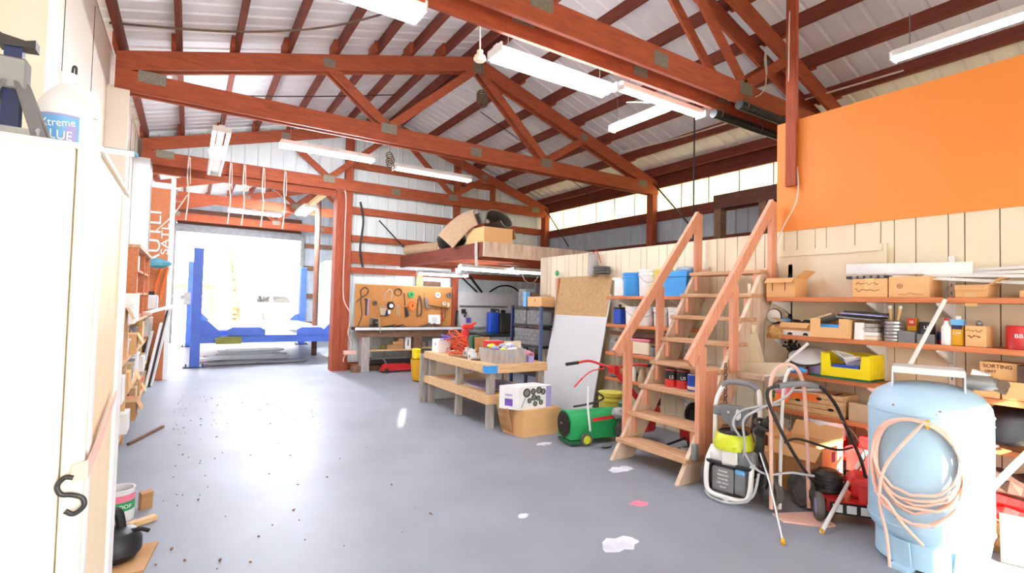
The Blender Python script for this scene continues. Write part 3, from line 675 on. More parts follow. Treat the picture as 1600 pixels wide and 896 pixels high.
b = B(); b.lathe([(.03, 0), (.1, 0), (.105, .03), (.1, .05), (.03, .05), (.03, 0)], (px(878), y, pz(365)), 24, (0, -1, 0), sx=.85); peg('cord_reel', 'orangeplastic', 'orange oval reel in the middle of the tool board', 'reel', b)
b = B(); b.tube(catmull([(px(975), y, pz(530)), (px(970), y, pz(380)), (px(995), y, pz(215)), (px(1030), y, pz(330)), (px(1035), y, pz(470)), (px(1010), y, pz(520))], 6), .022, 8); peg('pliers', 'rust', 'rusty long tongs right of the orange reel', 'tongs', b)
b = B(); b.prism([(px(1065), pz(240)), (px(1110), pz(235)), (px(1125), pz(370)), (px(1160), pz(375)), (px(1155), pz(395)), (px(1090), pz(390))], y-.06, y-.003); b.bx(px(1072), px(1078), y-.01, y, pz(240), pz(155)); peg('scraper', 'greymetal', 'green-grey scraper with handle up on the tool board', 'scraper', b)
b = B(); b.beam((px(1125), y-.03, pz(350)), (px(1465), y-.03, pz(402)), .02, .02); [b.tube([(px(u), y-.03, pz(380)), (px(u), y-.03, pz(v))], .007, 6) for u, v in ((1255, 420), (1350, 500), (1410, 560))]; peg('hook_rail', 'darksteel', 'slanting dark bar with hooks on the right of the tool board', 'bar', b)
b = B(); b.tube(catmull([(px(1385), y-.015, pz(410)), (px(1370), y-.015, pz(500)), (px(1382), y-.015, pz(575))], 5), .012, 6); b.ell((px(1382), y-.02, pz(580)), (.03, .015, .02), 10); peg('screwdriver', 'red', 'thin red-handled tool hanging under the slanting bar', 'screwdriver', b)
b = B(); b.bx(px(1450), px(1490), y-.015, y, pz(375), pz(305)); b.lathe([(.015, 0), (.045, 0), (.045, .02), (.015, .02), (.015, 0)], (px(1400), y, pz(325)), 14, (0, -1, 0), sx=1.2); peg('outlet_plate', 'cream', 'cream switch plate and ring at the right of the tool board', 'plate', b)
b = B(); b.box((px(1228), 10.86, pz(570)), (.3, .02, .22), rx=-.12, bev=.005); b.box((px(1228), 10.846, pz(572)), (.12, .006, .1), rx=-.12, m=1)
tag(b.obj('white_plate', ['white', 'boardgrey']), 'white square plate with pale centre leaning on the workbench', 'plate')
t = thing('bench_vise', 'dark bench vise at the left end of the workbench', 'vise', (3.35, 10.7, .92))
b = B(); b.bx(3.28, 3.42, 10.62, 10.8, .92, .98, bev=.01); b.bx(3.3, 3.4, 10.55, 10.66, .98, 1.1, bev=.01); b.obj('body', 'darksteel', t, smooth=False)
b = B(); b.bx(3.3, 3.4, 10.72, 10.82, .98, 1.12, bev=.01); b.obj('jaw', 'greymetal', t, smooth=False)
b = B(); b.cyl((3.35, 10.44, 1.03), (3.35, 10.6, 1.03), .015); b.cyl((3.38, 10.45, 1.13), (3.42, 10.45, .82), .01); b.obj('handle', 'steel', t)
b = B()
for i in range(7): b.beam((3.52+.06*i, 10.6+.03*(i % 3), .935+.012*(i % 2)), (3.72+.06*i, 10.75-.03*(i % 2), .935+.02*(i % 3)), .025, .02)
tag(b.obj('scrap_tools', 'darksteel'), 'heap of dark wrenches beside the vise on the workbench', 'tools', kind='stuff')
b = B()
for i in range(6): b.beam((4.35+.06*i, 10.6, .935), (4.6+.04*i, 10.8, .96+.02*(i % 3)), .03, .025)
tag(b.obj('scrap_bars', 'rust'), 'heap of rusty bars in front of the white plate on the workbench', 'tools', kind='stuff')
# under the bench
for i, (x0, x1, h, l) in enumerate([(3.85, 3.96, .1, 'smallest of three cardboard boxes on the workbench shelf'), (3.62+.35, 4.08, .17, 'middle-sized cardboard box on the workbench shelf'), (4.09, 4.19, .24, 'tallest brown box on the workbench shelf')]):
    b = B(); b.bx(x0-.22, x1-.22+.02, 10.6, 10.74, .45, .45+h, bev=.003); tag(b.obj('small_box', 'cardboard_d', smooth=False), l, 'box', 'boxes on the workbench shelf')
b = B(); b.bx(4.03, 4.16, 10.6, 10.68, .452, .72); b.bx(4.085, 4.105, 10.594, 10.6, .52, .66, m=1); tag(b.obj('white_carton', ['white', 'black'], smooth=False), 'tall white carton at the right end of the workbench shelf', 'carton')
b = B(); b.ell((3.56, 10.7, .5), (.06, .05, .05), 12); tag(b.obj('canister', 'olive'), 'small olive lump left of the boxes on the workbench shelf', 'canister')
b = B(); b.bx(3.26, 4.15, 10.58, 10.85, .16, .2, m=0); b.bx(3.26, 4.15, 10.57, 10.58, .16, .25, m=1); b.bx(3.3, 4.1, 10.62, 10.8, .25, .27, m=2)
tag(b.obj('drawer_tray', ['navy', 'black', 'greymetal'], smooth=False), 'dark blue long tray lying low under the workbench', 'tray')
t = thing('floor_jack', 'low red floor jack pushed under the workbench', 'floor jack', (3.85, 10.35, 0))
b = B(); b.prism([(3.42, .06), (3.5, .17), (3.95, .17), (4.25, .1), (4.25, .05), (3.42, .04)], 10.24, 10.46); b.obj('body', 'red', t, smooth=False)
for x in (3.5, 4.2):
    for yy in (10.22, 10.48): B().cyl((x, yy-.015, .05), (x, yy+.015, .05), .05, seg=14).obj('wheel', 'darksteel', t)
b = B(); b.cyl((3.55, 10.35, .16), (3.45, 10.33, .3), .014); b.obj('handle_socket', 'greymetal', t)
t = thing('mop_bucket', 'yellow mop bucket standing on the floor between workbench and work table', 'bucket', (3.75, 8.95, 0))
b = B(); b.lathe([(0, .03), (.2, .03), (.22, .1), (.25, .42), (.235, .42), (.2, .06), (0, .06)], (3.78, 8.95, 0), 20); b.obj('tub', 'yellow2', t)
b = B(); b.bx(3.57, 3.69, 8.85, 9.05, .42, .62, bev=.02); b.obj('wringer', 'yellowplastic', t, smooth=False)
b = B(); b.bx(3.74, 3.92, 8.85, 8.97, .40, .50); b.obj('cloth', 'green', t, smooth=False)
for i, (x, m_, h, l) in enumerate([(4.5, 'tanplastic', .09, 'tan tub'), (4.66, 'greyplastic', .14, 'grey tub'), (4.84, 'white', .12, 'white tub'), (5.02, 'lav', .16, 'lavender tub')]):
    b = B(); b.lathe([(0, 0), (.05, 0), (.06, h), (.05, h+.01), (0, h+.01)], (x, 10.72, .48), 14); tag(b.obj('small_tub', m_), l+' on the short shelf under the right end of the workbench', 'tub', 'tubs under the workbench')
b = B(); b.tube(catmull([(2.72, 10.86, 2.0), (2.74, 10.84, 1.5), (2.9, 10.83, 1.15), (2.84, 10.8, .8), (2.92, 10.8, .55), (2.78, 10.8, .3), (2.76, 10.78, .2)], 6), .012, 6)
b.tube(catmull([(2.6, 10.86, 3.9), (2.71, 10.85, 3.7), (2.72, 10.86, 2.9), (2.72, 10.86, 2.0)], 6), .012, 6); b.bx(2.75, 3.0, 10.7, 10.78, .36, .44)
tag(b.obj('extension_cable', 'hose'), 'pale pink cord running down the red post beside the opening', 'cord')
b = B(); b.tube(catmull([(3.02, 10.85, 3.6), (3.1, 10.86, 3.2), (3.05, 10.86, 2.6), (3.12, 10.86, 2.2)], 6), .022, 6)
tag(b.obj('black_hose', 'black'), 'black hose hanging on the back wall just right of the red post', 'hose')
b = B(); b.beam((3.45, 10.88, 3.25), (4.3, 10.87, 2.45), .03, .02); tag(b.obj('brace_bar', 'black'), 'thin black bar slanting across the back wall above the tool board', 'bar')

# ------------------------------------------------------------------ right back corner: white pegboard, counter and rack
b = B(); b.bx(5.45, 7.1, 10.95, 10.97, .9, 1.75); b.bx(5.5, 6.85, 10.93, 10.95, 1.39, 1.43, m=1); tag(b.obj('white_pegboard', ['white', 'greymetal'], smooth=False), 'white pegboard on the back wall right of the brown tool board', 'pegboard')
b = B(); b.tube(catmull([(6.3, 10.9, 1.78), (6.6, 10.9, 1.93), (6.95, 10.9, 1.93), (7.25, 10.9, 1.76)], 6), .02, 6); tag(b.obj('bow_hose', 'black'), 'black hose arched above the white pegboard', 'hose')
for i, (x0, x1) in enumerate(((5.45, 5.95), (5.72, 6.08))):
    b = B(); b.beam((x0, 10.9, 2.15), (x1, 10.9, 1.76), .03, .03+.02*i); tag(b.obj('strap_bar', 'black'), ('thinner' if i == 0 else 'thicker')+' of two black bars slanting above the white pegboard', 'bar')
b = B(); b.tube(catmull([(5.4, 10.85, 1.3), (5.38, 10.85, 1.2), (5.36, 10.85, .95)], 5), .03, 8); tag(b.obj('pry_bar', 'black'), 'black bar hanging between the brown and white boards', 'bar')
for x, z, m_, nm, l in [(5.62, 1.25, 'darksteel', 'clamp', 'dark clamp at the left of the white pegboard'), (5.75, 1.07, 'purple', 'packet', 'purple packet low on the white pegboard'), (6.55, 1.28, 'black', 'ring_gasket', 'black ring on the right of the white pegboard'), (6.72, 1.28, 'black', 'plug', 'black square piece right of the ring on the white pegboard')]:
    b = B()
    if nm == 'ring_gasket': b.ring((x, 10.93, z), (0, 1, 0), .06, .014)
    elif nm == 'plug': b.bx(x-.06, x+.06, 10.9, 10.94, z-.04, z+.05, bev=.01)
    elif nm == 'packet': b.bx(x-.06, x+.06, 10.93, 10.945, z-.06, z+.06)
    else: b.bx(x-.07, x+.03, 10.9, 10.945, z-.02, z+.09); b.cyl((x, 10.92, z-.1), (x+.05, 10.92, z+.02), .02)
    tag(b.obj(nm, m_), l, nm.replace('_', ' '), 'items on the white pegboard')
t = thing('counter', 'dark-topped counter in the back right corner', 'counter', (6.0, 9.6, 0))
b = B(); b.bx(5.25, 6.9, 9.2, 10.1, .78, .84, bev=.01); b.obj('counter_top', 'blackplastic', t, smooth=False)
for x in (5.35, 6.8):
    for yy in (9.3, 10.0): B().bx(x-.04, x+.04, yy-.04, yy+.04, 0, .78).obj('leg', 'darksteel', t, smooth=False)
b = B(); b.bx(5.3, 6.85, 9.25, 10.05, .3, .33); b.obj('shelf', 'darksteel', t, smooth=False)
t = thing('blue_jug', 'deep blue jug with cap on the dark back counter', 'jug', (5.64, 9.6, .84))
b = B(); b.bx(5.53, 5.75, 9.5, 9.7, .84, 1.3, bev=.03, seg=2); b.obj('body', 'deepblue', t)
b = B(); b.cyl((5.64, 9.6, 1.3), (5.64, 9.6, 1.38), .05); b.obj('cap', 'blackplastic', t)
b = B(); b.bx(5.78, 6.1, 9.5, 9.75, .84, 1.28, bev=.02); tag(b.obj('dark_crate', 'darksteel', smooth=False), 'dark grey bin right of the blue jug on the counter', 'bin')
b = B(); b.lathe([(.09, 0), (.16, 0), (.16, .06), (.09, .06), (.09, 0)], (6.28, 9.75, 1.08), 24, (0, -1, 0)); b.bx(6.12, 6.42, 9.68, 9.8, .84, .93); tag(b.obj('grinder_wheel', 'greymetal'), 'grey grinder ring standing on the dark counter', 'grinder')
b = B(); b.prism([(6.45, .84), (6.95, .84), (6.95, 1.22), (6.6, 1.22), (6.45, 1.1)], 9.4, 9.7); tag(b.obj('tool_case', 'pink', smooth=False), 'dusty pink case at the right of the dark counter', 'case')
t.location = t.location
b = B(); b.bx(6.62, 6.85, 9.2, 9.38, .84, 1.1, bev=.01); tag(b.obj('orange_case', 'orangeplastic', smooth=False), 'orange case in front of the pink case on the counter', 'case')
# industrial rack with drawers of small parts
t = thing('storage_rack', 'blue-post steel rack with dark shelves beside the end of the plank partition', 'rack', (4.8, 6.83, 0))
rx0, rx1, ry0, ry1 = 4.65, 4.95, 6.42, 7.25
for x in (rx0, rx1):
    for yy in (ry0, ry1): B().bx(x-.022, x+.022, yy-.022, yy+.022, 0, 1.47).obj('post', 'rackblue' if (x == rx0 and yy == ry0) else 'navy', t, smooth=False)
for z in (.35, .8, 1.13, 1.42):
    b = B(); b.bx(rx0, rx1, ry0, ry1, z, z+.035); b.obj('shelf', 'darksteel', t, smooth=False)
def drawer_unit(x0, x1, y0, y1, z0, z1, label):
    t = thing('parts_organizer', label, 'drawer unit', ((x0+x1)/2, (y0+y1)/2, z0), 0, 'small parts drawers on the rack')
    b = B(); b.bx(x0+.01, x1, y0, y1, z0, z1); b.obj('case', 'greyplastic', t, smooth=False)
    n = max(3, int((y1-y0)/.075)); k = max(3, int((z1-z0)/.055)); b = B()
    for i in range(n):
        for j in range(k):
            ya = y0+.006+(y1-y0-.012)*i/n; yb2 = y0+.006+(y1-y0-.012)*(i+1)/n-.006; za = z0+.006+(z1-z0-.012)*j/k; zb = za+(z1-z0-.012)/k-.006
            b.bx(x0-.008, x0+.012, ya, yb2, za, zb, (i*3+j) % 2); b.bx(x0-.016, x0-.008, (ya+yb2)/2-.01, (ya+yb2)/2+.01, za+.01, za+.018, 0)
    b.obj('drawers', ['greyplastic', 'greymetal'], t, smooth=False)
    return t
drawer_unit(rx0+.02, rx1-.05, 6.47, 6.84, 1.168, 1.40, 'grey small-parts drawers on the middle rack shelf, nearer unit')
drawer_unit(rx0+.02, rx1-.05, 6.86, 7.22, 1.168, 1.40, 'grey small-parts drawers on the middle rack shelf, farther unit')
drawer_unit(rx0+.02, rx1-.05, 6.48, 7.2, .838, 1.10, 'grey small-parts drawers on the lower rack shelf')
drawer_unit(rx0+.1, rx1-.03, 7.0, 7.23, 1.458, 1.75, 'grey small-parts drawers at the far end of the rack top')
b = B(); b.bx(rx0+.02, rx0+.28, 6.45, 6.84, 1.458, 1.62, bev=.003); b.bx(rx0+.018, rx0+.02, 6.62, 6.63, 1.54, 1.58, m=1)
tag(b.obj('cardboard_box', ['cardboard', 'black'], smooth=False), 'wide cardboard box on the near end of the rack top', 'box')
b = B(); b.bx(rx0+.12, rx0+.27, 6.87, 6.97, 1.458, 1.69); tag(b.obj('red_crate', 'rust', smooth=False), 'rusty crate behind the cardboard box on the rack', 'crate')
b = B(); b.bx(rx0+.02, rx0+.1, 6.88, 6.97, 1.458, 1.7); tag(b.obj('blue_carton', 'skyblue', smooth=False), 'pale blue carton behind the cardboard box on the rack', 'carton')
# ------------------------------------------------------------------ rough wooden work table and what is on it
t = thing('work_table', 'rough wooden work table with lower shelf in the middle of the floor', 'table', (3.45, 6.15, 0))
b = B(); b.bx(3.0, 3.88, 5.2, 7.1, .735, .76); b.obj('table_top', 'lumber', t, smooth=False)
b = B()
for x in (3.0, 3.84): b.bx(x, x+.04, 5.24, 7.06, .66, .735)
b.bx(3.0, 3.88, 5.2, 5.24, .66, .735); b.bx(3.0, 3.88, 7.06, 7.1, .66, .735); b.obj('apron', 'lumber', t, smooth=False)
b = B(); b.bx(3.0, 3.88, 5.24, 7.06, .375, .4); b.bx(3.0, 3.04, 5.2, 7.1, .3, .375); b.bx(3.04, 3.88, 5.2, 5.24, .3, .375); b.obj('lower_shelf', 'lumber', t, smooth=False)
for x in (3.05, 3.78):
    for y in (5.25, 6.08, 6.98):
        B().bx(x, x+.09, y, y+.06, 0, .66).obj('leg', 'greywood', t, smooth=False)
b = B(); b.bx(3.0, 3.14, 5.194, 5.2, .665, .755); b.bx(2.994, 3.0, 5.2, 5.3, .67, .75); pp = b.obj('paint_patch', 'blueplastic', t, smooth=False); pp['label'] = 'blue paint on the near corner'
b = B(); b.bx(2.95, 3.12, 7.105, 7.135, 0, .72); b.obj('end_board', 'greywood', t, smooth=False)
b = B(); b.box((3.47, 7.2, .31), (.7, .02, .62), rx=.06); tag(b.obj('white_board', 'white', smooth=False), 'white board standing on the floor at the far end of the work table', 'board')
for i, (x, y, a, m_, l) in enumerate([(3.42, 6.1, .1, 'boardgrey', 'lower grey sheet lying on the work table shelf'), (3.46, 5.8, -.12, 'lav', 'upper bluish sheet lying on the work table shelf')]):
    b = B(); b.box((0, 0, .006), (.55, .75, .012)); tag(b.obj('sheet', m_, loc=(x, y, .4+.012*i), rz=a, smooth=False), l, 'sheet', 'sheets on the table shelf')
t = thing('steel_box', 'scuffed grey metal box at the near corner of the work table', 'box', (3.42, 5.45, .76))
b = B(); b.tray(3.17, 3.62, 5.3, 5.72, .76, .93, .005); b.obj('body', 'greywood', t, smooth=False)
b = B(); b.tube(catmull([(3.36, 5.296, .87), (3.38, 5.28, .86), (3.42, 5.28, .86), (3.44, 5.296, .87)], 5), .005, 6); b.obj('handle', 'skyblue', t)
t['label'] = 'scuffed grey metal box at the near corner of the work table'
b = B(); rnd = random.Random(5)
for i in range(16): b.ell((3.22+rnd.random()*.34, 5.36+rnd.random()*.3, .9+rnd.random()*.06), (.05, .04, .035), 8, m=i % 4)
tag(b.obj('rag_heap', ['clearbag', 'paper', 'yellowplastic', 'lav']), 'heap of bags and rags filling the grey metal box', 'rags', kind='stuff')
b = B(); b.box((3.74, 5.8, .875), (.26, .02, .23), rx=-.1); tag(b.obj('cream_board', 'cream', smooth=False), 'cream square panel standing behind the grey metal box', 'panel')
b = B(); b.lathe([(0, 0), (.018, 0), (.016, .12), (.006, .14), (.005, .2), (0, .2)], (3.77, 5.68, .76), 12); tag(b.obj('caulk_tube', 'whiteplastic'), 'white nozzle tube standing beside the cream panel', 'tube')
b = B(); b.bx(3.08, 3.28, 6.78, 7.0, .76, .95, bev=.003); b.bx(3.078, 3.08, 6.86, 6.89, .86, .9, m=1); tag(b.obj('white_carton', ['white', 'greyplastic'], smooth=False), 'white carton at the far left corner of the work table', 'carton')
# extension cords in a heap
b = B(); rnd = random.Random(11)
for i in range(14):
    c0 = V((3.33+rnd.uniform(-.05, .09), 6.62+rnd.uniform(-.08, .08), .8+.018*i)); rr = .1+rnd.uniform(0, .09)*(1-i/22)
    b.ring(c0, (rnd.uniform(-.7, .7)+.6*(i % 2), rnd.uniform(-.7, .3), 1), rr, .0075, 22, 6)
b.tube(catmull([(3.3, 6.62, .8), (3.12, 6.5, .772), (3.08, 6.3, .77), (3.2, 6.2, .77)], 8), .0075, 6)
tag(b.obj('extension_cable', 'extcord'), 'orange extension cord heaped in a tangle on the work table', 'cord')
b = B()
for i in range(6): b.ring((3.2+rnd.uniform(-.05, .05), 6.72+rnd.uniform(-.04, .04), .965+.008*i), (rnd.uniform(-.4, .4), rnd.uniform(-.4, .4), 1), .06+.01*(i % 3), .005, 18, 6)
tag(b.obj('purple_wire', 'purple'), 'tangle of thin purple and white wire on the white carton', 'wire')
t = thing('red_pump', 'red cast machine standing up behind the orange cord', 'pump', (3.55, 6.85, .76))
b = B(); b.lathe([(0, 0), (.09, 0), (.09, .03), (.05, .05), (.045, .2), (.06, .22), (.06, .3), (.04, .34), (0, .35)], (3.55, 6.85, .76), 18); b.obj('body', 'red', t)
b = B(); b.bx(3.5, 3.68, 6.8, 6.9, 1.1, 1.17, bev=.02); b.cyl((3.62, 6.85, 1.14), (3.7, 6.8, 1.2), .02); b.cyl((3.49, 6.84, .98), (3.42, 6.8, 1.0), .025); b.obj('head', 'redplastic', t)
b = B(); b.bx(3.68, 3.83, 6.85, 7.0, .76, .99, bev=.01); tag(b.obj('green_case', 'darkgreen', smooth=False), 'dark green case on the table right of the red machine', 'case')
b = B(); b.box((3.72, 6.62, .875), (.22, .05, .22), rx=-.22, rz=-.2); tag(b.obj('flat_carton', 'cardboard_d', smooth=False), 'leaning brown carton right of the green case', 'carton')
b = B(); b.box((3.72, 6.3, .86), (.26, .2, .2), rz=-.3, bev=.003); tag(b.obj('red_box', 'redplastic', smooth=False), 'red box on the far side of the work table', 'box')
b = B(); rnd = random.Random(8)
for i in range(18): b.ell((3.6+rnd.uniform(-.13, .13), 6.02+rnd.uniform(-.16, .16), .8+rnd.random()*.08), (.06, .05, .04), 8, m=i % 3)
tag(b.obj('bag_heap', ['clearbag', 'tanplastic', 'clearbag']), 'heap of crumpled clear bags in the middle of the work table', 'bags', kind='stuff')
b = B(); b.box((3.55, 5.88, .9), (.09, .07, .04), rz=.5); tag(b.obj('yellow_pack', 'yellowplastic'), 'small yellow packet on the clear bags', 'packet')
rnd = random.Random(4)
for i, (x, y, l) in enumerate([(3.28, 6.25, 'pale blue pipe fitting farthest along the table edge'), (3.25, 6.08, 'second pale blue pipe fitting along the table edge'), (3.2, 5.92, 'third pale blue pipe fitting along the table edge'), (3.12, 5.8, 'pale blue pipe fitting nearest the grey metal box')]):
    b = B(); b.lathe([(.028, -.05), (.04, -.05), (.04, .05), (.028, .05), (.028, -.05)], (0, 0, .04), 16, (1, .3, 0)); b.lathe([(.02, 0), (.03, 0), (.03, .07), (.02, .07), (.02, 0)], (0, 0, .05), 14, (0, .2, 1))
    tag(b.obj('pipe_fitting', 'boardgrey', loc=(x, y, .76), rz=i), l, 'pipe fitting', 'pipe fittings on the table')
b = B(); b.box((3.13, 6.02, .768), (.1, .7, .014), rz=.1); tag(b.obj('wood_strip', 'oldwood', smooth=False), 'thin brown slat lying along the table edge', 'slat')
b = B(); b.cyl((3.72, 5.34, .84), (3.84, 5.62, .84), .045); b.cyl((3.72, 5.34, .84), (3.84, 5.62, .84), .03, m=1); tag(b.obj('rolled_mat', ['pink', 'darkgreen']), 'small pinkish roll at the right edge of the work table', 'roll')
b = B(); b.bx(3.66, 3.74, 5.3, 5.42, .76, .84); tag(b.obj('white_block', 'lav', smooth=False), 'small pale block between the metal box and the roll', 'block')
# boxes in front of the table
t = thing('cardboard_box', 'big cardboard box on the floor in front of the work table', 'box', (3.42, 4.88, 0))
b = B(); M_ = [(3.2, 4.72), (3.72, 4.72), (3.68, 5.04), (3.16, 5.08)]; b.prism(M_, 0, .3, 'z'); b.obj('body', 'cardboard', t, smooth=False)
b = B(); b.sheet([[(3.2, 4.719, .3), (3.72, 4.719, .3)], [(3.2, 4.717, .2), (3.72, 4.717, .21)]], .003); b.obj('flap', 'cardboard', t, smooth=False)
b = B(); b.box((3.13, 5.0, .17), (.012, .24, .3), ry=-.25); b.obj('side_flap', 'cardboard_d', t, smooth=False)
t = thing('cookware_carton', 'white printed cookware carton resting on the big cardboard box', 'carton', (3.33, 4.85, .3))
b = B(); b.prism([(3.04, 4.98), (3.16, 4.76), (3.62, 4.76), (3.52, 5.0)], .302, .56, 'z'); b.obj('body', 'white', t, smooth=False)
f_ = facing(-pi/2)
b = B(); rnd = random.Random(2)
for x, z, r in [(3.27, .49, .05), (3.36, .5, .035), (3.44, .51, .04), (3.37, .43, .035), (3.43, .42, .03), (3.5, .49, .035), (3.31, .4, .03), (3.39, .36, .03), (3.47, .37, .03)]:
    b.lathe([(r*.72, 0), (r, 0), (r, .0015), (r*.72, .0015), (r*.72, 0)], (x, 4.7585, z), 18, (0, -1, 0), m=0); b.lathe([(0, .0), (r*.68, 0), (r*.68, .001), (0, .001)], (x, 4.7588, z), 16, (0, -1, 0), m=1)
b.beam((3.2, 4.757, .33), (3.25, 4.757, .44), .002, .008, up=(0, -1, 0)); b.obj('printed_pans', ['black', 'greymetal'], t, smooth=False)
b = B(); b.bx(3.54, 3.615, 4.756, 4.759, .31, .55); b.obj('purple_print', 'lav', t, smooth=False)
dv = (V((3.16, 4.76, 0))-V((3.04, 4.98, 0))).normalized(); nn = V((dv.y, -dv.x, 0)); fm = facing(math.atan2(nn.y, nn.x))
b = B(); p0 = V((3.1, 4.87, .38))+nn*.001; b.beam(p0-dv*.05, p0+dv*.05, .002, .08); b.obj('side_print', 'purple', t, smooth=False)
text('CREMA', .03, 'purple', t, V((3.1, 4.87, .46))+nn*.002, fm)
# loose sheets leaning on the partition
def leaning(name, m_, y0, y1, x0, z1, x1, th, label):
    b = B(); d = V((x1-x0, 0, z1)).normalized(); n = V((-d.z, 0, d.x))*th
    b.prism([(x0, 0), (x1, z1), (x1+n.x, z1+n.z), (x0+n.x, max(0, n.z))], y0, y1, 'y'); return tag(b.obj(name, m_, smooth=False), label, 'sheet', 'sheets leaning on the partition')
leaning('osb_sheet', 'osb', 5.17, 6.33, 4.62, 1.93, 4.965, .012, 'rough brown particle board sheet behind the pale grey sheet')
leaning('grey_sheet', 'boardgrey', 5.15, 6.33, 4.585, 1.66, 4.925, .012, 'tall pale grey sheet leaning against the partition left of the stairs')
b = B(); b.bx(4.93, 4.99, 6.36, 6.44, .1, 1.92); tag(b.obj('upright_plank', 'shelfwood', smooth=False), 'orange-brown upright plank beside the leaning sheets', 'plank')
b = B(); b.cyl((4.9, 6.4, 1.2), (4.93, 6.4, 1.98), .01, seg=8, m=1); b.ell((4.93, 6.4, 2.0), (.025, .045, .045), 10)
tag(b.obj('green_flyswatter', ['green', 'cordwhite']), 'green-topped stick beside the upright plank', 'stick')

# ------------------------------------------------------------------ loft deck hung from the back trusses, with its load
t = thing('loft_deck', 'hanging timber loft deck at the back right under the roof', 'loft', (6.0, 9.0, 2.24))
b = B(); b.bx(3.96, 4.0, 7.1, 10.88, 2.25, 2.49); b.obj('side_fascia', 'redwood_y', t, smooth=False)
b = B(); b.bx(3.96, 7.85, 7.06, 7.1, 2.25, 2.49); b.obj('front_fascia', 'plywood', t, smooth=False)
b = B(); b.bx(4.0, 7.85, 7.1, 10.88, 2.44, 2.47); b.obj('deck', 'oldwood', t, smooth=False)
for y in (7.8, 8.6, 9.4, 10.2): B().bx(4.0, 7.85, y-.02, y+.02, 2.25, 2.44).obj('joist', 'redwood', t, smooth=False)
b = B(); b.cyl((4.9, 8.2, 2.235), (5.5, 8.2, 2.235), .012); b.obj('hanger', 'steel', t)
t = thing('carpet_roll', 'tan rolled carpet at the far left end of the loft deck', 'carpet roll', (4.1, 10.0, 2.49))
b = B(); b.cyl((4.02, 10.6, 2.61), (4.3, 9.45, 2.61), .12, seg=20); b.obj('roll', 'carpettan', t)
b = B(); b.ring((4.3, 9.445, 2.61), (.24, -1, 0), .085, .02, 18, 6); b.ring((4.3, 9.445, 2.61), (.24, -1, 0), .04, .015, 14, 6); b.obj('roll_end', 'hose', t)
b = B(); b.ell((4.28, 8.95, 2.71), (.25, .4, .22), 18); b.jitter(.012, 3); tag(b.obj('black_bag', 'black'), 'full black bag on the loft deck behind the draped carpet', 'bag')
top_e = catmull([(3.86, 8.62, 2.72), (3.9, 8.25, 2.9), (3.95, 7.85, 3.02), (4.02, 7.5, 3.06)], 5)
low_e = catmull([(3.88, 8.02, 2.45), (3.92, 7.78, 2.6), (3.94, 7.5, 2.73), (3.945, 7.24, 2.78)], 5)
b = B(); b.sheet([[p+(q-p)*(k/8)+V((-.05*sin(pi*k/8), 0, .05*sin(pi*k/8))) for k in range(9)] for p, q in zip(top_e, low_e)], .025)
tag(b.obj('draped_carpet', 'carpettan'), 'tan carpet piece draped over the front left edge of the loft deck', 'carpet')
b = B(); cv = catmull([(3.99, 7.12, 2.80), (4.02, 7.1, 2.95), (4.15, 7.08, 2.98), (4.32, 7.1, 2.97), (4.46, 7.12, 2.94), (4.52, 7.12, 2.87), (4.47, 7.12, 2.81), (4.36, 7.12, 2.80), (4.28, 7.12, 2.84)], 5)
b.sheet([[p+V((.05*dy, dy, .05*sin(i/6))) for dy in (0, .2, .4, .6)] for i, p in enumerate(cv)], .02)
tag(b.obj('carpet_remnant', 'carpetgrey'), 'grey carpet remnant curled over the cardboard box on the loft', 'carpet')
t = thing('cardboard_box', 'cardboard box at the front of the loft deck under the grey carpet', 'box', (4.3, 7.3, 2.49))
b = B(); b.bx(3.97, 4.52, 7.1, 7.7, 2.49, 2.74, bev=.004); b.obj('body', 'cardboard', t, smooth=False)
b = B(); b.box((4.56, 7.3, 2.66), (.008, .4, .16), ry=-.3); b.obj('flap', 'cardboard_d', t, smooth=False)
b = B(); [b.tube(catmull([(3.93, 7.25+.03*i, 2.5), (3.94, 7.26+.03*i, 2.3), (3.95, 7.25+.03*i, 2.1)], 4), .012, 6) for i in range(3)]
tag(b.obj('strap_loops', 'cordwhite'), 'white rope loops hanging from the corner of the loft deck', 'rope')
for i, (x, y, L_, a, lit, l) in enumerate([(4.7, 8.1, 1.4, -H+.15, 1, 'front strip light under the loft deck, nearest the corner'), (4.8, 9.6, 1.3, -.5, 0, 'slanting unlit strip light under the middle of the loft deck'), (5.7, 8.0, 1.2, -H, 3, 'strip light under the loft deck at the right, beside the partition end'), (4.75, 10.3, 1.2, -H, 1, 'strip light furthest under the loft deck above the tool board')]):
    fixture(L_, 1, lit, l, (x, y, 2.06), a, w=.12, hang=.05)
for i, (x, y, L_) in enumerate(((4.6, 7.35, .9), (5.3, 7.4, 1.1), (6.0, 7.5, 1.0))):
    b = B(); b.box((x, y+.3, 2.37), (L_, .14, .1), rz=.1*i); tag(b.obj('timber_offcut', ['lumber', 'stairpost', 'redwood'][i], smooth=False), ['pale', 'pinkish', 'red'][i]+' timber offcut tucked under the front edge of the loft deck', 'timber', 'timber under the loft deck')
b = B(); b.tube(catmull([(5.25, 7.9, 2.1), (5.32, 7.9, 1.95), (5.5, 7.9, 1.9), (5.65, 7.9, 2.05)], 6), .007, 6); tag(b.obj('light_cable', 'cordwhite'), 'white cord sagging between two strip lights under the loft', 'cord')
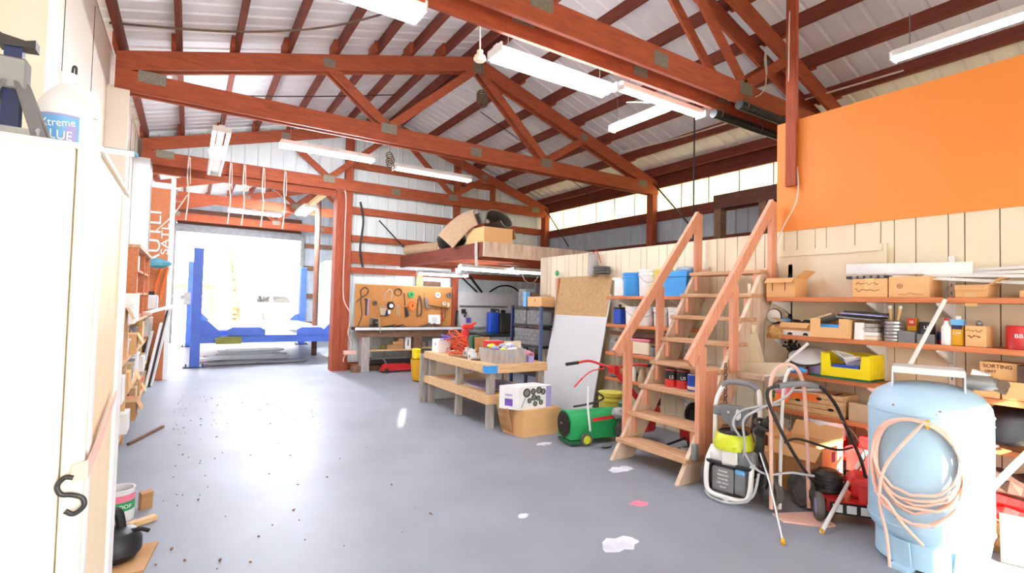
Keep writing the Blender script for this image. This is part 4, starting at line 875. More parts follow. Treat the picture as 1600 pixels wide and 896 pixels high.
# brown racking and panels on the loft behind the partition
t = thing('loft_rack', 'brown timber frame standing on the loft above the stairs', 'frame', (7.3, 4.4, 2.27))
b = B(); b.bx(7.2, 7.35, 3.0, 5.2, 3.12, 3.35); b.obj('beam', 'darkwood', t, smooth=False)
for y in (5.12, 4.35): B().bx(7.2, 7.35, y-.06, y+.06, 2.27, 3.12).obj('post', 'oldwood', t, smooth=False)
b = B(); b.bx(7.25, 7.28, 3.0, 4.2, 2.27, 3.05); tag(b.obj('brown_board', 'greyplastic', smooth=False), 'brownish grey panel standing on the loft beside the brown frame', 'panel')

# ------------------------------------------------------------------ steep stairs
t = thing('loft_stairs', 'steep open wooden stairs up to the loft in front of the partition', 'stairs', (4.2, 3.26, 0))
ya, yb = 2.85, 3.67
st = [(3.60, .205), (3.75, .45), (3.91, .71), (4.07, .947), (4.22, 1.183), (4.37, 1.418), (4.53, 1.65), (4.68, 1.89)]
for yy in (ya+.04, yb):
    b = B(); b.prism([(3.52, 0), (3.80, 0), (4.985, 1.72), (4.985, 1.97), (4.72, 1.87)], yy-.04, yy); b.obj('stringer', 'plywood', t, smooth=False)
for x, z in st:
    b = B(); b.bx(x, x+.25, ya-.01, yb+.01, z-.038, z, bev=.004); b.obj('tread', 'tread', t, smooth=False)
    for yy in (ya+.045, yb-.085):
        b = B(); b.bx(x+.02, x+.05, yy, yy+.04, z-.2, z-.04)
        if z > .3: b.obj('cleat', 'stairpost', t, smooth=False)
for yy, nm in ((ya-.045, 0), (yb+.002, 1)):
    b = B(); b.beam((3.6, yy+.02, 1.03), (4.86, yy+.02, 2.56), .042, .1); b.obj('handrail', 'stairpost', t, smooth=False)
    b = B(); b.bx(3.72, 3.815, yy, yy+.042, .24, 1.16); b.obj('rail_post', 'stairpost', t, smooth=False)
    b = B(); b.bx(4.19, 4.275, yy, yy+.042, .93, 1.72); b.obj('rail_post', 'stairpost', t, smooth=False)
    b = B(); b.bx(4.8, 4.895, yy, yy+.042, 1.72, 2.57); b.obj('rail_post', 'stairpost', t, smooth=False)
b = B(); b.bx(3.66, 3.72, ya-.056, ya-.01, .2, .34, bev=.01); b.obj('bracket', 'greyplastic', t, smooth=False)
b = B(); b.bx(3.84, 3.99, ya-.03, ya-.004, .02, .95); b.obj('side_board', 'stairpost', t, smooth=False)
b = B()
for i in range(16): b.ring((4.05, 2.78, 1.0-.03*i), (i % 2, 1-(i % 2), .1), .016, .004, 10, 5)
tag(b.obj('chain', 'darksteel'), 'dark chain hanging on the near side of the stairs', 'chain')
# cans on the third tread
def can(name, r, h, c, bodym, label, lid='steel', band=None, txt=None, tcol='white', cat='can', grp=None, ts=None, handle=False, az=None):
    t = thing(name, label, cat, c, 0, grp)
    b = B(); b.lathe([(0, 0), (r, 0), (r*1.03, .004), (r, .008), (r, h-.008), (r*1.03, h-.004), (r, h), (0, h)], c, 22); bo = b.obj('body', bodym, t)
    b = B(); b.lathe([(0, 0), (r*.93, 0), (r*.93, .006), (0, .007)], (c[0], c[1], c[2]+h), 20); b.obj('lid', lid, t)
    if band:
        for m_, z0, z1 in band: B().lathe([(r*1.006, z0*h), (r*1.006, z1*h)], c, 22).obj('band', m_, t)
    if txt:
        a = az if az is not None else math.atan2(-c[1], -c[0]); q = V(c)+V((cos(a), sin(a), 0))*(r*1.01)+V((0, 0, h*.58))
        text(txt, ts or h*.26, tcol, t, q, facing(a), depth=.002)
    return t
can('coffee_can', .06, .17, (4.1, 3.42, .71), 'red', 'red and black can at the left on the third stair tread', 'blackplastic', [('black', .45, .97)], 'LS', grp='cans on the stairs')
can('coffee_can', .062, .175, (4.11, 3.285, .71), 'red', 'red and black can beside the blue can on the stairs', 'blackplastic', [('black', .45, .97)], 'US', grp='cans on the stairs')
can('paint_can', .065, .15, (4.1, 3.145, .71), 'deepblue', 'blue can at the right on the third stair tread', 'steel', [('cream', .1, .3)], grp='cans on the stairs')
b = B(); b.lathe([(0, 0), (.05, 0), (.055, .02), (.055, .15), (.03, .2), (.025, .23), (0, .23)], (4.26, 3.2, .95), 16); b.lathe([(.056, .03), (.056, .12)], (4.26, 3.2, .95), 16, m=1); b.lathe([(0, .23), (.028, .23), (.028, .26), (0, .26)], (4.26, 3.2, .95), 12, m=2)
tag(b.obj('plastic_bottle', ['whiteplastic', 'darkbrown', 'deepblue']), 'white bottle with blue cap standing on the fourth stair tread', 'bottle')
# ------------------------------------------------------------------ wall shelves on the partition
def shelf(y0, y1, z, label, m_='shelfwood', x0=4.68):
    b = B(); b.bx(x0, 4.985, y0, y1, z-.04, z, bev=.002); return tag(b.obj('shelf_board', m_, smooth=False), label, 'shelf', 'partition shelves')
SZ = (1.62, 1.27, .925, .59)
for z, n in zip(SZ, ('top', 'second', 'third', 'lowest')): shelf(.2, 2.78, z, f'{n} orange-brown shelf board on the partition right of the stairs')
LZ = (1.63, 1.265, .9, .57)
for z, n in zip(LZ, ('top', 'second', 'third', 'lowest')): shelf(3.72, 5.0, z, f'{n} brown shelf board on the partition left of the stairs')
def standard(y, z0, z1, zs, label):
    t = thing('shelf_standard', label, 'shelf bracket', (4.985, y, z0), 0, 'white shelf standards')
    b = B(); b.bx(4.985, 4.999, y-.02, y+.02, z0, z1); [b.bx(4.983, 4.985, y-.004, y+.004, z0+.03+.06*i, z0+.055+.06*i, m=1) for i in range(int((z1-z0-.06)/.06))]
    b.obj('channel', ['white', 'greyplastic'], t, smooth=False)
    for z in zs:
        b = B(); b.prism([(4.982, z-.041), (4.70, z-.041), (4.70, z-.055), (4.982, z-.16)], y-.008, y+.008); b.obj('bracket', 'whitemetal', t, smooth=False)
for y, n in ((2.72, 'nearest the stairs'), (1.93, 'behind the stacked tins'), (1.47, 'right of the stacked tins'), (.8, 'beyond the right edge')): standard(y, .3, 1.95, SZ, f'white slotted shelf standard with brackets right of the stairs, {n}')
for y, n in ((4.8, 'beside the leaning sheets'), (3.95, 'nearest the stairs')): standard(y, .35, 1.8, LZ, f'white slotted shelf standard with brackets left of the stairs, {n}')
b = B(); b.bx(4.72, 4.8, 3.75, 5.0, 1.12, 1.17); tag(b.obj('dark_rail', 'darkwood', smooth=False), 'dark board lying below the second shelf left of the stairs', 'board')

def carton(label, x0, x1, y0, y1, z0, h, m_='cardboard', flaps=0, top=True, tape=False, name='cardboard_box', grp='cardboard boxes on the partition shelves'):
    t = thing(name, label, 'box', ((x0+x1)/2, (y0+y1)/2, z0), 0, grp)
    b = B()
    if top: b.bx(x0, x1, y0, y1, z0, z0+h, bev=.003)
    else: b.tray(x0, x1, y0, y1, z0, z0+h, .005)
    b.obj('body', m_, t, smooth=False)
    if flaps:
        L_ = min(x1-x0, y1-y0)*.48
        for k in range(flaps):
            b = B(); a = R((-25, 40, 20, 55)[k])
            if k == 0: b.sheet([[(x0, y0, z0+h), (x0, y1, z0+h)], [(x0-L_*cos(a)*.5, y0+.01, z0+h+L_*sin(a)), (x0-L_*cos(a)*.5, y1-.01, z0+h+L_*sin(a))]], .003)
            if k == 1: b.sheet([[(x0, y0, z0+h), (x1, y0, z0+h)], [(x0+.01, y0-L_*cos(a), z0+h+L_*sin(a)), (x1-.01, y0-L_*cos(a), z0+h+L_*sin(a))]], .003)
            if k == 2: b.sheet([[(x0, y1, z0+h), (x1, y1, z0+h)], [(x0+.01, y1+L_*cos(a), z0+h+L_*sin(a)), (x1-.01, y1+L_*cos(a), z0+h+L_*sin(a))]], .003)
            if k == 3: b.sheet([[(x1, y0, z0+h), (x1, y1, z0+h)], [(x1+L_*cos(a)*.3, y0, z0+h+L_*sin(a)), (x1+L_*cos(a)*.3, y1, z0+h+L_*sin(a))]], .003)
            b.obj('flap', m_, t, smooth=False)
    if tape:
        b = B(); b.bx(x0-.0025, x0-.0005, (y0+y1)/2-.035, (y0+y1)/2+.035, z0-.06 if tape == 2 else z0+h*.5, z0+h); b.bx(x0, x1, (y0+y1)/2-.035, (y0+y1)/2+.035, z0+h, z0+h+.002); b.obj('tape', 'tape', t, smooth=False)
    return t
FR = 4.71
# ---- top shelf
t = carton('open cardboard box with handle slots at the stair end of the top shelf', FR, 4.93, 2.53, 2.8, 1.62, .18, flaps=2, top=False)
b = B(); [b.bx(FR-.0015, FR, y-.003, y+.003, 1.68, 1.76) for y in (2.62, 2.74)]; b.obj('handle_slot', 'black', t, smooth=False)
t = carton('square cardboard box with handwriting, left of the pair on the top shelf', FR, 4.94, 1.795, 2.05, 1.62, .155, tape=True)
def scrawl(parent, x, y0, y1, z, seed, m_='darkbrown', w_=.0022):
    rnd = random.Random(seed); n = 14
    B().tube(catmull([(x, y0+(y1-y0)*i/n, z+rnd.uniform(-.011, .011)) for i in range(n+1)], 3), w_, 5).obj('handwriting', m_, parent)
scrawl(t, FR-.001, 2.02, 1.86, 1.735, 1); scrawl(t, FR-.001, 2.03, 1.85, 1.68, 2)
t = carton('wider cardboard box with round printed mark, right of the pair on the top shelf', FR, 4.95, 1.52, 1.785, 1.62, .165)
b = B(); b.ring((FR-.001, 1.71, 1.71), (1, 0, 0), .017, .002, 18, 5); b.obj('printed_mark', 'darkbrown', t); text('A', .022, 'darkbrown', t, (FR-.0015, 1.71, 1.71))
scrawl(t, FR-.001, 1.72, 1.56, 1.65, 4, w_=.0012)
t = carton('taped cardboard box with dark open flap near the right end of the top shelf', FR, 4.93, 1.19, 1.37, 1.62, .09, tape=2, flaps=2)
carton('cardboard box cut off by the right edge on the top shelf', FR, 4.93, .82, 1.03, 1.62, .05)
b = B(); b.bx(4.72, 4.9, 1.8, 2.1, 1.777, 1.8, m=0); [b.bx(4.712, 4.72, 1.82+.05*i, 1.85+.05*i, 1.78, 1.80, m=1) for i in range(5)]
tag(b.obj('metal_grate', ['darksteel', 'greymetal'], smooth=False), 'flat dark metal grate lying on the handwritten box', 'grate')
b = B(); b.beam((4.86, 2.16, 1.87), (4.86, 1.31, 1.845), .015, .09); tag(b.obj('foam_board', 'white', smooth=False), 'long white panel standing on edge above the paired boxes', 'panel')
for i, (x, ya_, za, yb_, zb, w_, l) in enumerate([(4.8, 1.85, 1.80, .3, 1.66, .03, 'lowest white metal strip across the right end of the top shelf'), (4.84, 1.6, 1.80, .3, 1.74, .025, 'second white metal strip of the stack at the right'), (4.89, 1.4, 1.81, .3, 1.80, .025, 'third white metal strip of the stack at the right'), (4.94, 1.42, 1.83, .3, 1.87, .02, 'uppermost white metal strip of the stack at the right')]):
    b = B(); b.prism([(x-w_, -.012), (x+w_, -.012), (x+w_, .012), (x+w_-.006, .012), (x+w_-.006, -.004), (x-w_, -.004)], 0, 1, 'y'); s = (zb-za)/(yb_-ya_)
    for v in b.bm.verts: v.co.y = ya_+(yb_-ya_)*v.co.y; v.co.z += za+(v.co.y-ya_)*s
    tag(b.obj('metal_strip', 'whitemetal', smooth=False), l, 'strip', 'white strips on the top shelf')
# ---- second shelf
z = SZ[1]
b = B(); rnd = random.Random(6); b.ell((4.76, 2.72, z+.045), (.08, .08, .05), 14); b.ell((4.66, 2.68, z+.02), (.05, .07, .06), 12); b.jitter(.012, 2); tag(b.obj('crumpled_paper', 'brownpaper', smooth=False), 'crumpled brown paper on the stair end of the second shelf', 'paper')
t = thing('white_gauge', 'round white gauge with dark rim above the crumpled brown paper', 'gauge', (4.86, 2.79, z+.09))
b = B(); b.lathe([(0, 0), (.065, 0), (.065, .02), (0, .022)], (4.84, 2.79, z+.17), 22, (-1, 0, 0)); b.obj('face', 'white', t)
B().ring((4.835, 2.79, z+.17), (1, 0, 0), .066, .008, 22, 6).obj('rim', 'darksteel', t); B().bx(4.85, 4.9, 2.76, 2.82, z+.09, z+.13).obj('base', 'greymetal', t, smooth=False)
b = B(); b.ell((4.84, 2.69, z+.125), (.05, .06, .03), 12); tag(b.obj('blue_cloth', 'skyblue'), 'pale blue cloth beside the round white gauge', 'cloth')
t = carton('open cardboard box with white base and two black half circles on the second shelf', FR, 4.93, 2.39, 2.655, z, .115, flaps=3, top=False)
b = B(); b.bx(FR-.002, FR, 2.39, 2.655, z, z+.045, m=0)
for y in (2.57, 2.43): b.prism([(y+.024*cos(pi*i/10), z+.003+.024*sin(pi*i/10)) for i in range(11)], FR-.004, FR-.002, 'x', m=1)
b.obj('printed_base', ['white', 'black'], t, smooth=False)
b = B(); [b.ell((4.8+.05*(i % 2), 2.44+.055*i, z+.105), (.05, .04, .04), 10) for i in range(4)]; tag(b.obj('machine_parts', 'darksteel'), 'dark machine parts filling the white-based box', 'parts', kind='stuff')
t = thing('parts_box', 'cardboard box with a notch cut in its front on the second shelf', 'box', (4.8, 2.2, z), 0, 'cardboard boxes on the partition shelves')
b = B(); x0, x1, y0, y1 = 4.66, 4.92, 2.05, 2.365
b.bx(x0, x1, y0, y1, z, z+.006); b.bx(x1-.006, x1, y0, y1, z+.006, z+.16); b.bx(x0, x1-.006, y1-.006, y1, z+.006, z+.16); b.bx(x0, x1-.006, y0, y0+.006, z+.006, z+.16)
b.prism([(y0+.006, z+.006), (y1-.006, z+.006), (y1-.006, z+.165), (2.28, z+.165), (2.28, z+.09), (2.13, z+.09), (2.13, z+.165), (y0+.006, z+.165)], x0, x0+.006, 'x'); b.obj('body', 'cardboard', t, smooth=False)
b = B(); b.bx(4.68, 4.85, 2.12, 2.3, z+.008, z+.115, bev=.01); tag(b.obj('blue_pack', 'blueplastic', smooth=False), 'bright blue pack inside the notched box', 'packet')
b = B(); b.box((4.78, 2.27, z+.165), (.2, .15, .012), rx=-.35, ry=.2); tag(b.obj('tan_envelope', 'tanplastic', smooth=False), 'tan envelope sticking out of the notched box', 'envelope')
for i, (m_, l) in enumerate([('greymetal', 'lowest'), ('black', 'second'), ('lav', 'third'), ('blackplastic', 'uppermost')]):
    b = B(); b.box((4.8, 2.03-.02*i, z+.175+.016*i), (.19, .3, .012), rx=.06, rz=.05*i); tag(b.obj('magazine', m_, smooth=False), l+' of the flat magazines lying over the notched box', 'magazine', 'magazines on the notched box')
for i in range(4):
    b = B(); b.box((4.78+.006*(i % 2), 1.915+.004*i, z+.017+.034*i), (.16, .11-.006*i, .03), rz=.06*(i % 3)); tag(b.obj('paper_block', ['cream', 'paper', 'greywood', 'greywood'][i], smooth=False), ('lowest', 'second', 'third', 'top')[i]+' block in the small stack right of the notched box', 'block', 'stacked blocks')
b = B(); b.box((4.70, 1.99, z+.07), (.012, .07, .14), ry=.1); tag(b.obj('white_card', 'white', smooth=False), 'white card leaning beside the small stack of blocks', 'card')
for i in range(6):
    t = thing('tin', ('lowest', 'second', 'third', 'fourth', 'fifth', 'topmost')[i]+' silver tin in the stack on the second shelf', 'tin', (4.78, 1.775, z+.027*i), 0, 'stacked silver tins')
    c = (4.78, 1.775, z+.027*i); B().lathe([(0, 0), (.066, 0), (.069, .004), (.066, .008), (.066, .022), (.07, .026), (.062, .0265), (0, .0265)], c, 24).obj('body', 'steel', t)
for i, (dx, dy, l) in enumerate(((0, .02, 'left'), (.02, -.02, 'right'))):
    t = thing('paint_brush', f'{l} of two brush handles standing on the silver tins', 'brush', (4.79+dx, 1.78+dy, z+.164), 0, 'brushes on the tins')
    B().tube([(4.79+dx, 1.78+dy, z+.164), (4.8+dx, 1.78+dy*1.5, z+.26)], [.008, .015], 8).obj('handle', 'lumber', t); B().cyl((4.8+dx, 1.78+dy*1.5, z+.255), (4.803+dx, 1.78+dy*1.7, z+.285), .012, .015).obj('bristles', 'white', t)
t = thing('small_tin', 'small red and yellow printed tin on the grey tub', 'tin', (4.83, 1.665, z+.09))
b = B(); b.bx(4.8, 4.86, 1.635, 1.695, z+.09, z+.19, bev=.003); b.obj('body', 'yellow2', t, smooth=False); b = B(); b.bx(4.797, 4.8, 1.64, 1.69, z+.13, z+.187); b.obj('label', 'red', t, smooth=False); text('SB', .03, 'cream', t, (4.796, 1.665, z+.158), roll=0)
b = B(); b.tray(4.72, 4.86, 1.62, 1.725, z, z+.088, .008); tag(b.obj('grey_tub', 'greyplastic'), 'grey plastic tub below the red and yellow tin', 'tub')
b = B(); b.tray(4.74, 4.86, 1.5, 1.61, z, z+.07, .006); [b.bx(4.737, 4.74, 1.505+.015*i, 1.511+.015*i, z+.008, z+.064) for i in range(7)]; tag(b.obj('grey_basket', 'greymetal', smooth=False), 'grey ribbed basket under the dark printed can', 'basket')
can('dark_can', .05, .085, (4.8, 1.565, z+.072), 'blackplastic', 'dark printed can standing on the grey ribbed basket', 'blackplastic', txt='US', ts=.036)
can('dark_can', .035, .085, (4.82, 1.475, z), 'navy', 'small dark blue can with red band behind the pole', 'blackplastic', [('red', .1, .35)])
t = thing('white_bottle', 'white plastic bottle left of the yellow can', 'bottle', (4.76, 1.46, z))
c = (4.74, 1.43, z); 
b = B(); b.lathe([(0, 0), (.028, 0), (.03, .005), (.03, .13), (.012, .16), (.012, .18), (0, .18)], c, 18); b.obj('body', 'white', t); B().cyl((c[0], c[1], z+.18), (c[0], c[1], z+.2), .014).obj('cap', 'red', t)
t.location = t.location
t = thing('solvent_can', 'yellow and blue rectangular can with white cap on the second shelf', 'can', (4.76, 1.365, z))
b = B(); b.bx(4.73, 4.79, 1.33, 1.4, z, z+.19, bev=.006); b.obj('body', 'yellow2', t); b = B(); b.bx(4.728, 4.792, 1.329, 1.401, z+.15, z+.191); b.obj('shoulder', 'skyblue', t, smooth=False)
b = B(); b.bx(4.7275, 4.729, 1.335, 1.395, z+.12, z+.15); b.obj('label', 'navy', t, smooth=False); B().cyl((4.76, 1.365, z+.19), (4.76, 1.365, z+.215), .016).obj('cap', 'white', t); text('OFF', .026, 'white', t, (4.7265, 1.365, z+.09))
t = carton('cardboard box with two lines of handwriting right of the yellow can', FR, 4.87, 1.2, 1.315, z, .15, grp='cardboard boxes on the partition shelves')
scrawl(t, FR-.001, 1.31, 1.22, z+.115, 11, w_=.0015); scrawl(t, FR-.001, 1.3, 1.23, z+.075, 12)
b = B(); b.ell((4.78, 1.255, z+.165), (.02, .02, .025), 10); tag(b.obj('bulb', 'greymetal'), 'small grey knob lying on the handwritten box', 'knob')
can('coffee_can', .065, .155, (4.8, 1.055, z), 'red', 'red can with white lettering on the second shelf, left of two', 'red', txt='BB', ts=.04, grp='red cans')
can('coffee_can', .065, .155, (4.8, .92, z), 'redplastic', 'red can at the right edge on the second shelf', 'red', txt='00', ts=.05, grp='red cans')
# ---- third shelf
z = SZ[2]
b = B(); rnd = random.Random(9)
for i in range(60):
    a = rnd.random()*6.28; r_ = .07*sqrt(rnd.random()); b.ell((4.8+rnd.uniform(-.03, .03), 2.6+r_*cos(a), z+.24+r_*sin(a)), (.014, .012, .012), 6)
tag(b.obj('bristle_brush', 'black', smooth=False), 'black round bristle brush hanging under the second shelf', 'brush')
t = thing('parts_bucket', 'bucket of clear bags under the grey fan guard', 'bucket', (4.8, 2.44, z))
b = B(); b.lathe([(0, 0), (.1, 0), (.115, .11), (.105, .11), (.095, .01), (0, .01)], (4.8, 2.33, z), 20); b.obj('tub', 'lav', t)
b = B(); b.bx(4.7, 4.88, 2.42, 2.62, z, z+.05); tag(b.obj('orange_tray', 'orangeplastic', smooth=False), 'orange tray at the stair end of the third shelf', 'tray')
for i in range(4):
    b = B(); b.ell((4.75+.03*(i % 2), 2.6-.06*i, z+.08), (.04, .035, .04), 10); b.jitter(.006, i); tag(b.obj('clear_bag', ['orangeplastic', 'clearbag', 'clearbag', 'clearbag'][i]), ('leftmost, orange', 'second', 'third', 'rightmost')[i]+' small bag in a row on the orange tray', 'bag', 'bags on the orange tray')
b = B(); M0 = Mx.Translation((4.76, 2.43, z+.165)) @ Mx.Rotation(-.25, 4, 'Y')
t = thing('fan_guard', 'round grey fan cover lying over the bags on the third shelf', 'fan cover', (4.76, 2.43, z+.14))
b.lathe([(0, .03), (.1, .025), (.16, .005), (.165, -.01), (.155, -.01), (.1, .012), (0, .018)], (4.76, 2.43, z+.165), 30, (-.45, -.1, 1)); b.obj('dish', 'boardgrey', t)
B().ring((4.76, 2.43, z+.158), (-.45, -.1, 1), .165, .008, 30, 6).obj('rim', 'darksteel', t)
b = B(); b.bx(4.66, 4.93, 1.9, 2.36, z, z+.02); tag(b.obj('green_board', 'darkgreen', smooth=False), 'green board under the yellow crate', 'board')
t = thing('yellow_crate', 'bright yellow plastic crate with a cut-down front on the third shelf', 'crate', (4.8, 2.09, z+.02))
zc0 = z+.02; x0, x1, y0, y1 = 4.665, 4.93, 1.9, 2.275
b = B(); b.bx(x0, x1, y0, y1, zc0, zc0+.008); b.bx(x1-.008, x1, y0, y1, zc0+.008, zc0+.2); b.bx(x0+.008, x1-.008, y0, y0+.008, zc0+.008, zc0+.2); b.bx(x0+.008, x1-.008, y1-.008, y1, zc0+.008, zc0+.2)
b.prism([(y0, zc0+.008), (y1, zc0+.008), (y1, zc0+.19), (y1-.07, zc0+.19), (y1-.08, zc0+.08), (y0+.07, zc0+.08), (y0+.06, zc0+.19), (y0, zc0+.19)], x0, x0+.008, 'x')
[b.bx(x0+.03+.04*i, x0+.05+.04*i, y0-.004, y0, zc0+.03, zc0+.17) for i in range(5)]; b.bx(x0-.006, x0, y0, y1, zc0, zc0+.014); b.obj('body', 'yellowplastic', t, smooth=False)
b = B(); b.bx(4.68, 4.9, 1.985, 2.19, zc0+.06, zc0+.1); tag(b.obj('blue_tray', 'deepblue', smooth=False), 'blue tray inside the yellow crate', 'tray')
b = B(); b.box((4.74, 2.14, zc0+.155), (.14, .14, .004), rx=.5, ry=.5); b.box((4.74, 2.1, zc0+.16), (.14, .15, .004), rx=.2, ry=.7, m=0); tag(b.obj('manual', 'paper', smooth=False), 'white folded papers standing in the blue tray', 'papers')
b = B(); b.box((4.715, 2.04, zc0+.135), (.12, .12, .004), rx=-.25, ry=.8); b.box((4.71, 2.03, zc0+.14), (.004, .11, .008), rx=-.3, m=1); tag(b.obj('flyer', ['paper', 'purple'], smooth=False), 'white flyer with purple stripe at the right of the blue tray', 'flyer')
t = carton('long brown carton printed with capitals on two cartons at right', 4.76, 4.95, 1.05, 1.25, z+.125, .12, m_='cardboard')
text('SORTING', .036, 'darkbrown', t, (4.758, 1.155, z+.215)); text('UNIT', .026, 'darkbrown', t, (4.758, 1.19, z+.18)); 
b = B(); b.bx(4.71, 4.93, .93, 1.045, z+.125, z+.24); tag(b.obj('brown_case', 'darkbrown', smooth=False), 'dark brown case at the right end of the printed carton', 'case')
carton('lower left carton under the printed one on the third shelf', FR-.01, 4.9, 1.13, 1.27, z, .12, m_='cardboard')
carton('lower right carton under the printed one on the third shelf', FR-.01, 4.9, .95, 1.12, z, .125, m_='cardboard')
b = B(); b.box((4.725, 1.235, z+.155), (.05, .09, .04), rx=.3); tag(b.obj('white_packet', 'white', smooth=False), 'white packet lying in front of the printed carton', 'packet')
# ---- lowest shelf
z = SZ[3]
t = thing('produce_crate', 'shallow slatted produce crate with dark hand holes on the lowest shelf', 'crate', (4.8, 2.35, z))
b = B(); x0, x1, y0, y1 = 4.68, 4.95, 2.1, 2.6
b.bx(x0, x1, y0, y1, z, z+.006); [b.bx(x0, x0+.006, y0, y1, z+.01+.045*i, z+.05+.045*i) for i in range(4)]; b.bx(x1-.006, x1, y0, y1, z, z+.19); b.bx(x0, x1, y0, y0+.01, z, z+.19); b.bx(x0, x1, y1-.01, y1, z, z+.19); b.bx(x0+.01, x1, y0+.01, y1-.01, z+.17, z+.18); b.obj('slats', 'lumber', t, smooth=False)
b = B(); [b.ell((x0-.001, y, zz), (.004, .025, .013), 10) for y, zz in ((2.48, z+.1), (2.3, z+.14), (2.2, z+.06))]; [b.ell((4.75+.05*i, 2.2, z+.182), (.02, .02, .004), 10) for i in range(3)]; b.obj('hand_hole', 'black', t)
b = B(); b.bx(x0-.003, x0-.001, 2.3, 2.55, z+.11, z+.17); b.obj('red_print', 'orangeplastic', t, smooth=False)
b = B(); b.tray(4.7, 4.9, 1.9, 2.07, z, z+.15, .006); tag(b.obj('clear_tub', 'tanplastic', smooth=False), 'tan translucent tub beside the produce crate', 'tub')
t = can('green_can', .075, .19, (4.8, 2.73, z), 'green', 'large green can with silver lid at the stair end of the lowest shelf', 'steel', [('yellow2', .1, .4), ('steel', .85, .99)])
t = thing('round_appliance', 'black round appliance leaning at the right end of the lowest shelf', 'appliance', (4.75, 1.08, z))
b = B(); b.lathe([(0, 0), (.19, 0), (.21, .03), (.21, .06), (.17, .09), (0, .1)], (4.78, 1.05, z+.16), 26, (-.6, .35, .7)); b.obj('shell', 'blackplastic', t)
b = B(); b.box((4.67, 1.12, z+.1), (.02, .1, .05), rx=.6); b.obj('label', 'white', t, smooth=False)
b = B(); b.lathe([(0, 0), (.06, 0), (.065, .05), (.06, .12), (0, .12)], (4.72, 1.2, z), 16); tag(b.obj('white_jar', 'white'), 'white jar behind the tank on the lowest shelf', 'jar')
# ---- shelves left of the stairs
def bucket(name, label, c, r, h, m_, grp, handle=True, lid=None, sq=False):
    t = thing(name, label, 'bucket', c, 0, grp)
    b = B(); b.lathe([(0, 0), (r*.86, 0), (r*.88, .006), (r*.96, h*.78), (r*1.03, h*.79), (r*1.03, h*.84), (r*.97, h*.85), (r*1.0, h*.92), (r*1.04, h*.93), (r*1.04, h), (r*.96, h), (r*.84, .02), (0, .02)], c, 24); b.obj('body', m_, t)
    if handle:
        b = B(); a = math.atan2(-c[1], -c[0]); u = V((-sin(a), cos(a), 0)); n = V((cos(a), sin(a), 0)); c_ = V(c)
        b.tube(catmull([c_+u*r*1.04+V((0, 0, h*.86)), c_+u*r*.6+n*r*.95+V((0, 0, h*.62)), c_+n*r*1.12+V((0, 0, h*.5)), c_-u*r*.6+n*r*.95+V((0, 0, h*.62)), c_-u*r*1.04+V((0, 0, h*.86))], 5), .003, 5); b.obj('bail', 'greymetal', t)
    if lid: B().lathe([(0, 0), (r*1.05, 0), (r*1.05, .012), (0, .016)], (c[0], c[1], c[2]+h), 24).obj('lid', lid, t)
    return t
gb = 'buckets on the top left shelf'; z = LZ[0]
bucket('plastic_bucket', 'light blue round bucket on the top shelf by the leaning sheets', (4.83, 4.66, z), .135, .3, 'blueplastic', gb, False)
bucket('plastic_bucket', 'tall white bucket on the top shelf right of the blue one', (4.83, 4.4, z), .125, .33, 'white', gb)
bucket('plastic_bucket', 'pale yellow bucket on the top shelf between white and blue', (4.85, 4.18, z), .11, .31, 'paleyellow', gb, False, 'paleyellow')
t = thing('storage_tote', 'big light blue rectangular tote on the top shelf behind the stairs', 'tote', (4.83, 3.9, z))
b = B(); b.prism([(4.71, 3.74), (4.96, 3.74), (4.96, 4.07), (4.71, 4.07)], z, z+.27, 'z'); b.obj('body', 'blueplastic', t, smooth=False); b = B(); b.bx(4.695, 4.975, 3.72, 4.09, z+.22, z+.29, bev=.006); b.obj('rim', 'blueplastic', t, smooth=False)
b = B(); b.ell((4.83, 3.85, z+.31), (.1, .11, .04), 12); b.jitter(.008, 1); tag(b.obj('white_bag', 'clearbag'), 'white plastic bag lying on the big blue tote', 'bag')
b = B(); b.bx(4.8, 4.95, 4.05, 4.14, z+.2, z+.27, bev=.02); tag(b.obj('blue_bag', 'deepblue'), 'dark blue bag tucked left of the big blue tote', 'bag')
t = thing('tan_cylinder', 'tall tan cylinder standing on top of the leaning sheets', 'cylinder', (4.93, 5.55, 1.945))
b = B(); b.cyl((4.93, 5.55, 1.94), (4.93, 5.55, 2.26), .075, seg=20); b.obj('body', 'greywood', t); b = B(); b.tube(catmull([(4.88, 5.5, 2.24), (4.84, 5.38, 2.28), (4.9, 5.35, 2.1)], 5), .006, 6); b.obj('cord', 'red', t)
for i in range(3): tag(B().ring((4.87, 5.3, 1.962+.036*i), (0, 0, 1), .1, .018, 22, 8).obj('tyre', 'rubber'), ('lowest', 'middle', 'top')[i]+' black tyre in the little pile on the leaning sheets', 'tyre', 'tyres on the sheets')
b = B(); b.bx(4.8, 4.95, 4.84, 5.02, z+.22, z+.25); tag(b.obj('lid', 'white', smooth=False), 'white flat lid between tyres and blue bucket', 'lid')
b = B(); b.bx(4.8, 4.92, 4.8, 4.98, z, z+.22, bev=.01); tag(b.obj('pale_carton', 'paper', smooth=False), 'pale carton under the white lid behind the sheets', 'carton')
z = LZ[1]
t = thing('blue_canister', 'deep blue canister with black top on the second shelf by the sheets', 'canister', (4.8, 4.86, z)); B().bx(4.74, 4.86, 4.8, 4.93, z, z+.19, bev=.01).obj('body', 'deepblue', t, smooth=False); b = B(); b.bx(4.75, 4.85, 4.81, 4.92, z+.19, z+.22); b.cyl((4.8, 4.86, z+.22), (4.8, 4.86, z+.26), .02); b.obj('top', 'blackplastic', t, smooth=False)
g2 = 'white pails on the second left shelf'
bucket('white_pail', 'leftmost white pail on the second shelf left of the stairs', (4.82, 4.65, z), .095, .235, 'white', g2)
